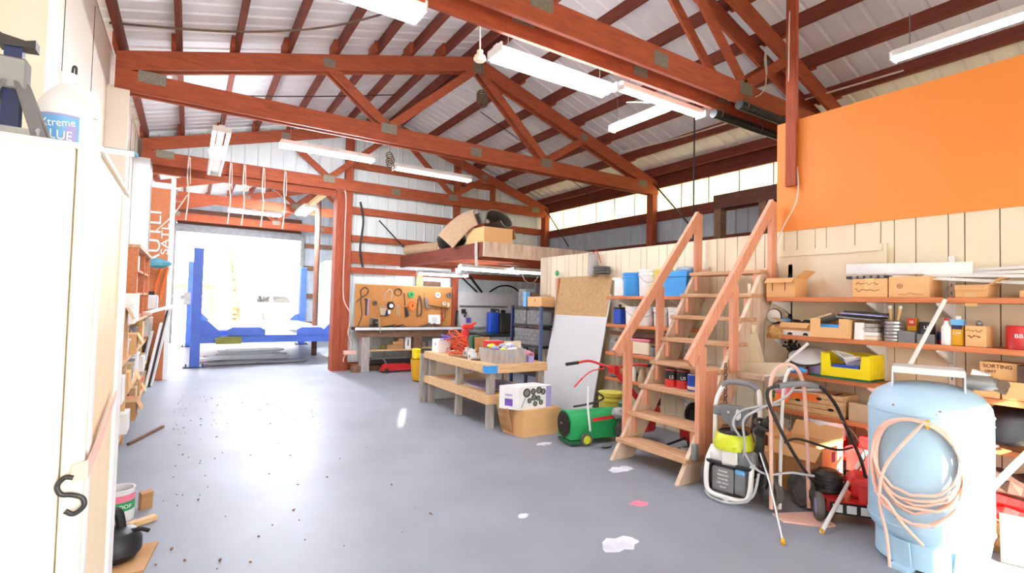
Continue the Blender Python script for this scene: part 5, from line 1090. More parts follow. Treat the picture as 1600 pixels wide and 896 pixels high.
bucket('white_pail', 'ribbed white pail second from the left behind the handrail', (4.82, 4.43, z), .105, .225, 'whiteplastic', g2, True, 'whiteplastic')
bucket('white_pail', 'white pail third from the left between handrail and post', (4.82, 4.18, z), .095, .23, 'white', g2)
bucket('white_pail', 'white pail rightmost behind the stair post', (4.82, 3.96, z), .095, .235, 'paper', g2, False)
t = thing('square_vent', 'dark square fitting with white frame, tilted on the second shelf', 'fitting', (4.74, 3.8, z)); Mq = Mx.Translation((4.74, 3.82, z+.14)) @ Mx.Rotation(.75, 4, 'X')
b = B()
for a in range(4): b.mtx(Mq @ Mx.Rotation(a*pi/2, 4, 'X') @ Mx.Translation((0, 0, .085)) @ Mx.Diagonal((.04, .19, .025, 1)))
b.obj('frame', 'white', t, smooth=False); b = B(); b.mtx(Mq @ Mx.Translation((.01, 0, 0)) @ Mx.Diagonal((.02, .15, .15, 1))); b.obj('grille', 'darksteel', t, smooth=False)
z = LZ[2]
def jar(y, r, h, m_, lid, l, x=4.78): 
    t = thing('jar', l, 'jar', (x, y, z), 0, 'jars on the third left shelf'); B().lathe([(0, 0), (r, 0), (r*1.04, .01), (r*1.04, h*.78), (r*.8, h*.86), (0, h*.86)], (x, y, z), 18).obj('body', m_, t); B().cyl((x, y, z+h*.86), (x, y, z+h), r*.82).obj('lid', lid, t)
jar(4.93, .06, .17, 'glass', 'greymetal', 'tall glass jar nearest the leaning sheets on the third shelf')
jar(4.79, .055, .16, 'whiteplastic', 'darksteel', 'white jar with dark lid right of the tall glass jar')
t = thing('food_tub', 'pale rectangular tub with pink lid on the third shelf', 'tub', (4.8, 4.49, z)); B().bx(4.72, 4.92, 4.28, 4.7, z, z+.17, bev=.015).obj('body', 'cream', t, smooth=False); B().bx(4.71, 4.93, 4.27, 4.71, z+.17, z+.2, bev=.006).obj('lid', 'pink', t, smooth=False)
jar(4.22, .04, .13, 'greyplastic', 'darksteel', 'small grey jar right of the pink-lidded tub', 4.74)
jar(4.13, .045, .12, 'glass', 'steel', 'small glass jar between the grey jar and the stairs', 4.75)
jar(4.03, .05, .18, 'teal', 'navy', 'blue-green ribbed jar nearest the stair post', 4.78)
z = LZ[3]
t = can('brown_can', .085, .2, (4.78, 4.22, z), 'rust', 'ribbed brown can on the lowest shelf beside the stairs', 'rust')
B_ = B(); [B_.ring((4.78, 4.22, z+.03+.035*i), (0, 0, 1), .086, .004, 24, 5) for i in range(5)]; B_.obj('ribs', 'darkwood', t)
b = B(); b.lathe([(0, 0), (.05, 0), (.055, .03), (.05, .06), (.03, .15), (.035, .17), (0, .17)], (4.74, 4.4, z), 16); tag(b.obj('vase', 'tanplastic'), 'tan jug left of the ribbed brown can', 'jug')
b = B(); b.lathe([(0, 0), (.08, 0), (.12, .02), (.13, .04), (.06, .06), (0, .08)], (4.8, 4.88, z), 22); tag(b.obj('metal_dish', 'steel'), 'shiny metal dish on the lowest shelf near the sheets', 'dish')
b = B(); [b.ring((4.82, 4.62, z+.02+.03*i), (0, 0, 1), .12-.01*i, .02, 20, 8) for i in range(3)]; tag(b.obj('grey_hose', 'greyplastic'), 'coil of grey hose beside the shiny metal dish', 'hose')
b = B(); b.lathe([(0, 0), (.03, 0), (.032, .13), (.012, .17), (0, .17)], (4.72, 4.52, z), 12); tag(b.obj('white_spray', 'white'), 'small white spray bottle on the lowest shelf', 'bottle')
bucket('plastic_bucket', 'square-sided yellow bucket on the floor behind the red tiller', (4.47, 4.66, .0), .15, .42, 'paleyellow', 'buckets on the floor', True, 'paleyellow')
# ------------------------------------------------------------------ air compressor tank
TX, TY, TR = 3.85, 1.255, .3
t = thing('compressor_tank', 'large upright pale blue air tank at the right edge', 'tank', (TX, TY, 0))
b = B(); b.lathe([(0, .1), (.15, .11), (.25, .15), (.29, .2), (TR, .24), (TR, .9), (.292, .955), (.26, 1.01), (.19, 1.055), (.1, 1.075), (0, 1.08)], (TX, TY, 0), 48); b.obj('shell', 'tank', t)
for z in (.245, .905): B().ring((TX, TY, z), (0, 0, 1), TR+.001, .004, 48, 6).obj('weld_seam', 'tank', t)
b = B(); b.lathe([(.25, .02), (.262, .02), (.262, .2), (.25, .2), (.25, .02)], (TX, TY, 0), 40); b.obj('skirt', 'tank', t)
for a in (R(172), R(232), R(52), R(302)):
    b = B(); c = V((TX+.25*cos(a), TY+.25*sin(a), 0)); n = V((cos(a), sin(a), 0)); u = V((-n.y, n.x, 0))
    b.beam(c-n*.02, c+n*.07, .1, .02, m=0); 
    for v in b.bm.verts: v.co.z += .011
    b.beam(c+n*.01+V((0, 0, .02)), c+n*.035+V((0, 0, .17)), .09, .01, up=n); b.obj('foot', 'tank', t, smooth=False)
az = math.atan2(-TY, -TX); n = V((cos(az), sin(az), 0)); u = V((-sin(az), cos(az), 0))   # u points to image left? kept consistent below
T0 = V((TX, TY, 0))
b = B(); P_ = lambda s, q, z: T0+u*s+n*q+V((0, 0, z))
b.beam(P_(-.17, 0, 1.165), P_(.17, 0, 1.165), .24, .012, m=0); b.beam(P_(-.17, .12, 1.15), P_(.17, .12, 1.15), .006, .035)
b.beam(P_(-.168, 0, 1.0), P_(-.168, 0, 1.16), .24, .008, up=u); b.beam(P_(.168, 0, 1.0), P_(.168, 0, 1.16), .24, .008, up=u); b.obj('motor_mount', 'boardgrey', t, smooth=False)
b = B(); b.cyl(P_(.17, -.1, 1.09), P_(.30, -.1, 1.09), .045, seg=18); b.cyl(P_(.30, -.1, 1.09), P_(.32, -.1, 1.09), .035); b.obj('motor', 'greymetal', t)
b = B(); b.cyl(P_(.31, -.1, 1.07), P_(.36, -.1, 1.05), .02); b.lathe([(0, 0), (.03, 0), (.03, .02), (0, .02)], P_(.34, -.08, 1.09), 12, (-.9, -.4, .2)); b.obj('fittings', 'rust', t)
rnd = random.Random(14); b = B()
for i in range(9):
    s = rnd.uniform(-.7, .5); z = .93+rnd.uniform(-.03, .04) if i < 6 else .3; b.ell(T0+(n*cos(s)+u*sin(s))*(TR-.002 if z < .9 else TR-.012)+V((0, 0, z)), (.008, .012, .006+.004*rnd.random()), 6)
b.obj('paint_chips', 'chip', t)
b = B(); b.cyl(T0+n*(TR-.01)+V((0, 0, .87)), T0+n*(TR+.06)+V((0, 0, .87)), .012); b.cyl(T0+n*(TR+.035)+V((0, 0, .85)), T0+n*(TR+.035)+V((0, 0, .9)), .01); b.obj('hose_valve', 'yellow2', t)
# hose coiled on the valve, lying against the curved tank
b = B()
def onT(s, z, off=.012): a = s/(TR+off); return T0+(n*cos(a)+u*sin(a))*(TR+off)+V((0, 0, z))
rnd = random.Random(21); path = []
for i in range(7):
    ww = .21+.03*rnd.random(); hh = .2+.1*rnd.random(); ds = -.08+.03*rnd.random()
    for k in range(28):
        th = 2*pi*k/28+pi/2
        path.append(onT(ds+ww*cos(th), .89-hh+hh*sin(th)+(.02 if sin(th) < -.5 else 0)*rnd.random(), .014+.011*i*.6))
b.tube(path, .0085, 8)
b.tube(catmull([path[-1], onT(-.2, .6, .05), onT(-.24, .38, .06), onT(-.2, .2, .05), onT(-.18, .02, .06)], 8), .0085, 8)
b.tube(catmull([onT(-.28, .42, .045), onT(-.2, .4, .065), onT(-.12, .3, .06), onT(-.02, .2, .05)], 8), .0085, 8)
tag(b.obj('air_hose', 'hose'), 'pale orange hose coiled and hung on the front of the blue tank', 'hose')
b = B(); b.tube([(4.16, 1.46, 1.13), (4.62, 1.40, 1.6)], .013, 10); b.tube([(4.62, 1.40, 1.6), (4.655, 1.395, 1.70)], .008, 8, m=1)
tag(b.obj('broom_pole', ['whitemetal', 'rust']), 'white pole with rusty tip leaning from the tank to the top shelf', 'pole')

# ------------------------------------------------------------------ pressure washer (own frame: x = right as seen, y = away, z up)
wl_ = (3.70, 2.46, 0); wr_ = R(-78)
t = thing('pressure_washer', 'yellow-green and grey pressure washer on wheels right of the stairs', 'pressure washer', wl_, wr_)
b = B(); b.tube(catmull([(-.17, -.02, .42), (-.185, -.1, .3), (-.18, -.13, .12), (-.14, -.14, .05), (0, -.14, .035), (.14, -.14, .05), (.18, -.13, .12), (.185, -.1, .3), (.17, -.02, .42)], 6), .02, 10); b.bx(-.02, .02, -.16, -.12, 0, .05); b.obj('front_frame', 'whitemetal', t, True)
b = B(); b.tube(catmull([(-.19, .06, .3), (-.19, .06, .6), (-.185, .07, .8), (-.14, .1, .93), (-.1, .11, .965)], 6), .019, 10); b.tube(catmull([(.19, .06, .3), (.19, .06, .6), (.185, .07, .8), (.16, .1, .93), (.1, .11, .965)], 6), .019, 10); b.obj('handle_frame', 'whitemetal', t, True)
b = B(); b.tube(catmull([(-.15, .1, .935), (-.08, .115, .975), (.08, .115, .975), (.16, .1, .935)], 6), .025, 10); b.obj('grip', 'greyplastic', t, True)
b = B(); b.bx(-.17, .17, -.05, .25, .2, .24, bev=.005); b.bx(-.19, .19, -.12, .0, .29, .32, bev=.005); b.obj('base_plate', 'blackplastic', t, True, False)
b = B(); b.bx(-.17, -.05, -.1, .06, .3, .43, bev=.025, seg=2); b.bx(-.06, .07, -.12, .02, .29, .43, bev=.01); b.obj('engine_cover', 'whitemetal', t, True)
b = B(); b.bx(.07, .2, -.1, .08, .29, .43, bev=.02, seg=2); b.bx(-.1, .12, .0, .22, .24, .42, bev=.02); b.obj('engine_block', 'greyplastic', t, True)
b = B(); b.lathe([(.1, 0), (.16, 0), (.165, .03), (.15, .1), (.13, .13), (.1, .135)], (-.01, .02, .425), 28); b.bx(-.03, .07, -.135, -.125, .445, .465); b.obj('engine_shroud', 'lime', t, True)
b = B(); b.lathe([(0, 0), (.125, 0), (.125, .012), (0, .02)], (-.01, .02, .55), 26); [b.ring((-.01, .02, .568), (0, 0, 1), .02+.018*i, .003, 22, 5) for i in range(6)]; b.obj('starter_grille', 'darksteel', t, True)
b = B(); b.bx(-.15, .04, -.1, .02, .06, .27, bev=.02, seg=2); b.bx(.04, .14, -.1, .02, .06, .25, bev=.025, seg=2); tk = b.obj('detergent_tank', 'greyplastic', t, True)
b = B(); b.bx(.05, .13, -.11, -.02, .235, .28, bev=.01); b.obj('tank_cap', 'skyblue', t, True)
fm = facing(wr_-pi/2); Mwash = MW[t.name]
for i, s in enumerate(('POWER', 'PRESSURE', 'WASHER', 'USE ONLY', 'SOAP')): text(s, .022, 'white', tk, Mwash @ V((-.05, -.102, .235-.033*i)), fm)
b = B(); b.prism([(-.14, .78), (.1, .78), (.12, .74), (.06, .62), (-.05, .6), (-.12, .66)], .03, .09, 'y'); b.bx(-.03, .01, .0, .03, .5, .76); b.bx(-.2, -.13, .03, .09, .68, .76, bev=.01); b.obj('gun_holder', 'greyplastic', t, True, False)
b = B(); b.ell((.02, .02, .71), (.03, .02, .05), 10); [b.ell((-.06+.03*i, .028, .72), (.012, .008, .012), 8) for i in range(4)]; b.obj('nozzle_rack', 'whitemetal', t, True)
for x in (-.25, .27):
    w_ = B(); w_.lathe([(.075, -.03), (.115, -.035), (.13, -.02), (.13, .02), (.115, .035), (.075, .03), (.075, -.03)], (x, .1, .13), 26, (1, 0, 0)); wo_ = w_.obj('wheel', 'rubber', t, True)
    w_ = B(); w_.lathe([(0, -.02), (.02, -.03), (.03, -.02), (.075, -.018), (.075, .018), (.03, .02), (.02, .03), (0, .03)], (x, .1, .13), 22, (1, 0, 0)); w_.obj('hub', 'greymetal', wo_, True)
b = B(); b.cyl((-.25, .1, .13), (.27, .1, .13), .012); b.obj('axle', 'steel', t, True)
b = B(); b.cyl((.2, -.02, .6), (.31, -.06, .74), .045, .03); b.ring((.25, -.04, .68), (.5, -.2, .8), .06, .016, 18, 8); b.cyl((.22, 0, .62), (.2, .02, .42), .035); b.tube(catmull([(.2, .02, .45), (.26, 0, .3), (.25, -.02, .16)], 5), .03, 8); b.obj('pump', 'darksteel', t, True)
b = B(); b.tube(catmull([(.12, -.1, .4), (.14, -.13, .52), (.13, -.14, .7), (.22, -.12, .8), (.4, -.02, .92), (.46, .05, 1.02)], 8), .01, 8)
b.tube(catmull([(.1, -.12, .56), (.04, -.12, .66), (.08, -.1, .76), (.2, -.08, .82), (.36, .0, .86)], 8), .01, 8)
b.tube(catmull([(.12, -.1, .45), (.2, -.14, .36), (.3, -.1, .3), (.45, 0, .33), (.6, .05, .33)], 8), .01, 8)
b.tube(catmull([(.25, -.13, .3), (.22, -.18, .12), (.08, -.2, .03), (-.1, -.19, .02), (-.18, -.15, .05)], 8), .01, 8); b.obj('hose', 'clearbag', t, True)
b = B(); b.tube([(3.83, 2.38, .52), (3.62, 2.12, .25), (3.27, 1.825, .03)], .009, 8); b.cyl((3.27, 1.825, .03), (3.25, 1.81, .012), .014, m=1); b.tube([(3.83, 2.38, .52), (4.05, 2.5, .62)], .02, 8, m=2)
tag(b.obj('spray_wand', ['steel', 'yellow2', 'darksteel']), 'thin steel spray wand slanting from the washer down to the floor', 'spray wand')
b = B(); b.bx(4.02, 4.1, 2.22, 2.32, .83, .9, bev=.012, m=0); b.bx(4.02, 4.1, 2.24, 2.32, .76, .83, bev=.01, m=1); b.cyl((3.95, 2.3, .87), (4.02, 2.28, .87), .012, m=2)
b.cyl((4.06, 2.2, .86), (4.1, 1.98, .9), .012, m=2)
tag(b.obj('spray_nozzle', ['pink', 'orangeplastic', 'clearbag']), 'pink and orange hose fitting tied between the washer and hand truck', 'nozzle')
t = bpy.data.objects['pressure_washer']; t.scale = (.93, .93, .92)
# beige cloth bundle and junk on a rail above the washer
b = B(); b.bx(4.3, 4.36, 2.6, 3.1, .86, .92, bev=.01); tag(b.obj('wood_rail', 'plywood', smooth=False), 'short wooden rail between the stairs and the washer top', 'rail')
b = B(); b.lathe([(0, 0), (.06, 0), (.065, .06), (.06, .12), (0, .13)], (4.28, 2.86, .9), 14, (.2, .9, .3)); tag(b.obj('teal_jar', 'teal'), 'pale blue-green cap on the wooden rail', 'jar')
t = thing('seat_cushion', 'cream padded folding seat hung above the washer', 'seat', (4.5, 2.75, .9))
b = B(); b.prism([(2.98, .92), (2.60, .84), (2.42, .98), (2.5, 1.03), (2.85, 1.0)], 4.44, 4.5, 'x'); b.obj('seat', 'cream', t, smooth=False)
b = B(); b.prism([(2.93, 1.0), (2.96, 1.14), (2.89, 1.24), (2.80, 1.28), (2.72, 1.0)], 4.5, 4.56, 'x'); b.obj('back', 'cream', t, smooth=False)
b = B(); b.cyl((4.45, 2.6, .9), (4.5, 2.3, 1.22), .012); b.cyl((4.42, 2.95, .84), (4.42, 2.45, .93), .012); b.obj('tube', 'whitemetal', t)
b = B(); b.lathe([(.0, 0), (.022, 0), (.05, .12), (.07, .35), (.04, .36), (0, .36)], (4.6, 2.9, 1.0), 14); b.tube([(4.6, 2.9, 1.36), (4.62, 2.92, 1.75)], .014, 8)
tag(b.obj('scoop', 'cream'), 'cream long-handled scoop standing behind the stairs rail', 'scoop')
b = B(); b.ell((4.5, 2.42, .98), (.05, .12, .03), 12); tag(b.obj('blue_rag', 'blueplastic'), 'bright blue rag at the end of the third shelf', 'rag')
# hand truck
t = thing('hand_truck', 'copper-coloured hand truck with tall looped frame left of the mower', 'hand truck', (3.83, 2.1, 0))
b = B(); b.tube(catmull([(3.68, 2.14, .03), (3.69, 2.15, .6), (3.71, 2.17, .92), (3.77, 2.15, 1.06), (3.87, 2.09, 1.08), (3.94, 2.05, .95), (3.955, 2.03, .6), (3.955, 2.01, .03)], 8), .014, 10); b.obj('frame', 'hose', t)
b = B(); b.tube(catmull([(3.74, 2.11, .03), (3.77, 2.12, .5), (3.82, 2.13, .9), (3.87, 2.12, 1.04), (3.9, 2.1, 1.05)], 6), .012, 10); b.obj('inner_tube', 'whitemetal', t)
b = B(); b.prism([(3.66, 2.12), (3.97, 1.98), (3.86, 1.78), (3.78, 1.80), (3.6, 2.0)], .0, .012, 'z'); b.obj('toe_plate', 'hose', t, smooth=False)
for s in (0, 1):
    c = V((3.78, 2.21, .13)) if s == 0 else V((4.02, 2.1, .13)); ax = V((.28, -.13, 0)).normalized()
    w_ = B(); w_.lathe([(.07, -.025), (.12, -.03), (.13, -.015), (.13, .015), (.12, .03), (.07, .025), (.07, -.025)], c, 26, ax); wo_ = w_.obj('wheel', 'rubber', t)
    w_ = B(); w_.lathe([(0, -.02), (.07, -.016), (.07, .016), (0, .02)], c, 20, ax); w_.obj('hub', 'greymetal', wo_)
b = B(); b.beam((3.72, 2.12, .02), (3.8, 2.22, .2), .03, .008); b.obj('brace', 'tanplastic', t, smooth=False)
# cartons with print, bucket, red toolbox behind
t = thing('shipping_carton', 'open brown shipping carton with dark curved arrow beside the mower', 'carton', (4.4, 2.3, 0))
b = B(); b.tray(4.27, 4.6, 2.07, 2.5, 0, .4, .006); b.obj('body', 'cardboard', t, smooth=False)
b = B(); b.sheet([[(4.27, 2.5, .4), (4.6, 2.5, .4)], [(4.28, 2.66, .5), (4.59, 2.66, .5)]], .003); b.sheet([[(4.27, 2.07, .4), (4.27, 2.5, .4)], [(4.2, 2.09, .3), (4.2, 2.48, .3)]], .003); b.sheet([[(4.6, 2.07, .4), (4.6, 2.5, .4)], [(4.66, 2.09, .52), (4.66, 2.48, .52)]], .003); b.obj('flap', 'cardboard', t, smooth=False)
b = B(); b.tube(catmull([(4.32, 2.068, .2), (4.38, 2.068, .165), (4.45, 2.068, .16), (4.52, 2.068, .2)], 6), .007, 6); b.prism([(4.49, .2), (4.545, .22), (4.53, .17)], 2.066, 2.07); b.bx(4.42, 4.47, 2.067, 2.07, .28, .36); b.bx(4.40, 4.46, 2.067, 2.07, .06, .12); b.obj('printed_marks', 'navy', t)
b = B(); b.bx(4.05, 4.24, 2.42, 2.9, 0, .33, bev=.004); tag(b.obj('brown_carton', 'cardboard', smooth=False), 'plain brown carton on the floor behind the hand truck wheels', 'carton')
b = B(); b.bx(4.3, 4.62, 2.72, 3.1, 0, .36, bev=.004); tag(b.obj('brown_carton', 'cardboard_d', smooth=False), 'darker brown carton behind the pressure washer against the shelves', 'carton')
t = thing('printed_bucket', 'white bucket with red printed band standing behind the open carton', 'bucket', (4.8, 2.3, .17))
b = B(); b.bx(4.66, 4.95, 2.1, 2.5, 0, .17); bs = tag(b.obj('low_crate', 'greyplastic', smooth=False), 'grey low crate under the white printed bucket', 'crate')
c = (4.8, 2.28, .17)
b = B(); b.lathe([(0, 0), (.125, 0), (.145, .33), (.15, .33), (.15, .36), (.13, .36), (.12, .02), (0, .02)], c, 26); b.obj('body', 'white', t); B().lathe([(.1345, .12), (.1425, .25)], c, 26).obj('band', 'red', t); B().lathe([(0, 0), (.155, 0), (.155, .015), (0, .02)], (4.8, 2.28, .53), 26).obj('lid', 'white', t)
a = math.atan2(-c[1], -c[0]); text('stco', .08, 'white', t, V(c)+V((cos(a), sin(a), 0))*.142+V((0, 0, .19)), facing(a), depth=.003)
t = thing('red_toolbox', 'red plastic toolbox behind the mower under the lowest shelf', 'toolbox', (4.75, 1.95, 0))
b = B(); b.bx(4.64, 4.9, 1.72, 2.08, 0, .25, bev=.02); b.obj('body', 'black', t, smooth=False); b = B(); b.bx(4.63, 4.91, 1.71, 2.09, .25, .38, bev=.02); b.bx(4.62, 4.64, 1.75, 2.05, .2, .3); b.obj('lid', 'redplastic', t, smooth=False)
b = B(); b.bx(4.7, 4.9, 1.8, 2.0, .38, .47, bev=.01); tag(b.obj('red_case', 'red', smooth=False), 'small red case on top of the red toolbox', 'case')
# small red mower / edger
t = thing('lawn_mower', 'small red push mower with black looped handle left of the tank', 'mower', (4.05, 1.82, 0))
b = B(); b.tube(catmull([(4.0, 1.93, .2), (3.86, 1.97, .3), (3.66, 2.02, .56), (3.50, 2.05, .82), (3.46, 2.04, .93), (3.52, 2.0, .965), (3.68, 1.93, .98), (3.82, 1.87, .955), (3.93, 1.83, .85), (4.0, 1.80, .72), (4.14, 1.74, .42), (4.2, 1.72, .2)], 8), .012, 10); b.tube(catmull([(3.64, 2.02, .55), (3.75, 1.98, .57), (3.98, 1.84, .5), (4.08, 1.77, .52)], 6), .009, 8); b.obj('handle', 'darksteel', t)
b = B(); b.tube(catmull([(3.52, 2.0, .965), (3.68, 1.93, .98), (3.8, 1.88, .96)], 6), .02, 10); b.obj('grip', 'greyplastic', t)
b = B(); b.prism([(3.9, 1.86), (4.08, 1.62), (4.36, 1.74), (4.3, 2.0), (4.06, 2.02)], .07, .15, 'z'); b.obj('deck', 'red', t, smooth=False)
b = B(); b.ell((4.22, 1.8, .24), (.09, .08, .09), 18); b.bx(4.1, 4.26, 1.66, 1.8, .15, .3, bev=.03, seg=2); [b.box((4.05+.02*i, 1.69-.0*i, .2), (.01, .05, .12)) for i in range(3)]; b.obj('engine_cover', 'redplastic', t)
b = B(); b.lathe([(0, 0), (.1, 0), (.1, .12), (.06, .15), (0, .15)], (4.1, 1.95, .16), 18); [b.ring((4.1, 1.95, .18+.025*i), (0, 0, 1), .102, .006, 22, 5) for i in range(5)]; b.obj('engine_fins', 'darksteel', t)
fd = V((.18, -.24, 0)).normalized(); fn = V((-.8, -.6, 0))
b = B(); p = V((3.99, 1.74, .105)); b.beam(p-fd*.13+fn*.01, p+fd*.13+fn*.01, .004, .08); b.obj('warning_plate', 'black', t, smooth=False)
b = B(); [b.beam(p+fd*(.085*k-.03)+fn*.013, p+fd*(.085*k+.03)+fn*.013, .003, .055) for k in (-1, 0, 1)]; b.obj('warning_label', 'whiteplastic', t, smooth=False)
for c, hm in ((V((3.87, 1.9, .1)), 'lav'), (V((4.08, 1.58, .1)), 'greymetal'), (V((4.3, 2.05, .1)), 'greymetal'), (V((4.42, 1.78, .1)), 'greymetal')):
    w_ = B(); w_.lathe([(.06, -.02), (.09, -.025), (.1, -.01), (.1, .01), (.09, .025), (.06, .02), (.06, -.02)], c, 24, fd); wo_ = w_.obj('wheel', 'rubber', t); w_ = B(); w_.lathe([(0, -.02), (.06, -.018), (.06, .018), (0, .02)], c, 18, fd); w_.obj('hub', hm, wo_)
b = B(); b.tube(catmull([(3.98, 1.8, .72), (4.1, 1.76, .6), (4.2, 1.74, .45), (4.22, 1.8, .32)], 6), .005, 6); b.obj('cable', 'greymetal', t)
b = B(); b.tube([(3.645, 1.772, .012), (4.50, 1.86, .41)], .014, 10); b.cyl((3.645, 1.772, .012), (3.66, 1.773, .019), .0165, m=1)
tag(b.obj('white_stick', ['whitemetal', 'yellow2']), 'white pole lying aslant across the front of the red mower', 'pole')
# pile at the right edge behind the tank
rnd = random.Random(31)
pl = [('brown crumpled sacking on top of the pile behind the tank', 'darkbrown', .36, .08), ('faded red cloth near the top of the pile behind the tank', 'red', .29, .07), ('second red cloth in the pile behind the tank', 'redplastic', .22, .07), ('torn cardboard under the red cloth behind the tank', 'cardboard', .13, .09), ('flat cardboard at the bottom of the pile behind the tank', 'cardboard_d', .01, .12)]
for i, (l, m_, z, h) in enumerate(pl):
    b = B(); g = 9; x0, x1, y0, y1 = 4.42-.02*i, 4.92, .72, 1.28+.01*i
    rows = [[(x0+(x1-x0)*a/g, y0+(y1-y0)*c/g, z+h*(.35+.65*rnd.random())*(1 if 0 < a < g and 0 < c < g else .35)) for c in range(g+1)] for a in range(g+1)]
    b.sheet(rows, -.012)
    b.bx(x0+.04, x1-.04, y0+.04, y1-.04, max(z-.03, 0), z+h*.3); tag(b.obj('crumpled_sheet', m_, smooth=False), l, 'pile', 'pile behind the tank')
b = B(); b.box((4.28, .93, .14), (.02, .2, .28), ry=.35, rz=.3); tag(b.obj('carton_sheet', 'cardboard', smooth=False), 'pale cardboard panel leaning at the bottom right corner', 'panel')
b = B(); b.tube([(4.2, 1.06, .42), (4.68, .98, .62)], .02, 8); tag(b.obj('cream_stick', 'cream'), 'cream stick poking out right of the tank', 'stick')

# ------------------------------------------------------------------ red tiller, green machine, parts under the stairs
t = thing('tiller', 'red garden tiller with spread handlebars behind the stair foot', 'tiller', (4.2, 4.15, 0))
b = B(); b.tube(catmull([(3.72, 4.42, .85), (3.86, 4.38, .87), (3.98, 4.3, .83), (4.05, 4.2, .8)], 6), .014, 10); b.tube(catmull([(4.36, 3.98, .84), (4.24, 4.05, .85), (4.12, 4.14, .82), (4.05, 4.2, .8)], 6), .014, 10); b.obj('handlebar', 'red', t)
B().cyl((3.58, 4.45, .835), (3.73, 4.42, .852), .019).obj('grip', 'blackplastic', t); B().cyl((4.36, 3.98, .84), (4.5, 3.92, .84), .019).obj('grip', 'blackplastic', t)
b = B(); b.tube(catmull([(4.0, 4.28, .79), (3.86, 4.34, .76), (3.76, 4.38, .68)], 5), .007, 8); b.cyl((3.76, 4.38, .68), (3.68, 4.42, .58), .011); b.tube([(4.05, 4.2, .78), (4.17, 4.1, .66)], .006, 6); b.tube([(4.1, 4.15, .8), (4.14, 4.05, .6)], .008, 6); b.obj('lever', 'redplastic', t)
b = B(); b.beam((4.05, 4.2, .8), (4.45, 4.02, .3), .06, .05); b.bx(4.03, 4.1, 4.15, 4.25, .74, .83); b.obj('column', 'red', t, smooth=False)
b = B(); b.ell((4.42, 4.0, .33), (.13, .13, .12), 16); b.bx(4.32, 4.5, 3.94, 4.12, .1, .3, bev=.03); b.obj('engine', 'red', t)
b = B(); b.bx(4.38, 4.52, 3.9, 4.02, .38, .5, bev=.02); b.obj('air_filter', 'black', t)
for c in (V((4.12, 4.02, .14)), V((4.34, 4.22, .14))):
    w_ = B(); w_.lathe([(.05, -.05), (.12, -.055), (.14, -.03), (.14, .03), (.12, .055), (.05, .05), (.05, -.05)], c, 22, (.7, .7, 0)); wo_ = w_.obj('wheel', 'rubber', t); w_ = B(); w_.lathe([(0, -.053), (.05, -.052), (.05, .052), (0, .053)], c, 16, (.7, .7, 0)); w_.obj('hub', 'lime', wo_)
b = B(); b.ell((4.02, 4.06, .33), (.08, .08, .06), 12); b.jitter(.01, 5); tag(b.obj('clear_bag', 'clearbag'), 'crumpled clear bag resting between the green machine and tiller', 'bag')
b = B(); b.bx(4.05, 4.17, 4.03, 4.13, .34, .46, bev=.03); tag(b.obj('drill_case', 'darkgreen'), 'dark green power tool on top of the clear bag', 'power tool')
t = thing('reel_mower', 'green barrel-bodied machine with black end cap on the floor', 'machine', (3.78, 4.35, 0))
ax = V((.62, -.12, 0)); ax = V((.9, -.15, 0)).normalized(); pv = V((-ax.y, ax.x, 0)); c0 = V((3.5, 4.36, .21))
b = B(); prof = [(.15*cos(a), .14*sin(a)) for a in [R(-20+220*i/14) for i in range(15)]]+[(-.15, -.15), (.14, -.15)]
q0 = [c0+pv*a+V((0, 0, c)) for a, c in prof]; q1 = [p+ax*.62 for p in q0]
va = [b.bm.verts.new(p) for p in q0]; vb = [b.bm.verts.new(p) for p in q1]
b.bm.faces.new(va); b.bm.faces.new(vb[::-1])
for i in range(len(va)): b.bm.faces.new((va[i], vb[i], vb[(i+1) % len(va)], va[(i+1) % len(va)]))
b.obj('body', 'green', t)
b = B(); b.lathe([(0, 0), (.1, 0), (.13, -.008), (.135, .0), (0, .012)], c0-ax*.012+V((0, 0, -.005)), 22, -ax); b.bx(c0.x-.022, c0.x-.012, c0.y-.04, c0.y+.04, .2, .22, m=1); b.obj('end_cap', ['black', 'greymetal'], t)
b = B(); p = c0-pv*.155+ax*.4; b.beam(p-ax*.14+V((0, 0, .05)), p+ax*.14+V((0, 0, .07)), .008, .035); b.obj('red_stripe', 'redplastic', t, smooth=False)
b = B(); p = c0-pv*.18+ax*.2; b.tube([p+V((.02, 0, -.06)), p+V((-.02, 0, .2)), p+V((-.02, 0, .42))], .011, 8); b.obj('rod', 'white', t)
b = B(); p = c0-pv*.2+ax*.16; b.lathe([(.045, -.02), (.065, -.022), (.07, 0), (.065, .022), (.045, .02), (.045, -.02)], (p.x, p.y, .07), 20, pv); wo_ = b.obj('wheel', 'rubber', t); b = B(); b.lathe([(0, -.018), (.045, -.016), (.045, .016), (0, .018)], (p.x, p.y, .07), 16, pv); b.obj('hub', 'lime', wo_)
b = B(); b.prism([(c0.x-.05, c0.y-.18), (c0.x+.14, c0.y-.2), (c0.x+.18, c0.y-.05), (c0.x, c0.y+.1)], .02, .05, 'z'); b.obj('skid', 'darkgreen', t, smooth=False)
b = B(); b.tube(catmull([(3.7, 4.45, .355), (3.9, 4.4, .38), (4.05, 4.34, .44), (4.0, 4.4, .5)], 6), .012, 8); b.obj('handle', 'darksteel', t)
b = B(); b.ell((3.78, 4.0, .02), (.07, .04, .02), 12); tag(b.obj('grey_stone', 'greyplastic'), 'small grey lump on the floor in front of the green machine', 'stone')
t = thing('power_tool', 'black and red power tool lying under the stairs', 'power tool', (4.35, 3.3, 0))
b = B(); b.ell((4.32, 3.32, .42), (.09, .09, .13), 16); b.ring((4.27, 3.28, .44), (-.8, -.6, 0), .07, .02, 18, 8); b.obj('motor_head', 'black', t)
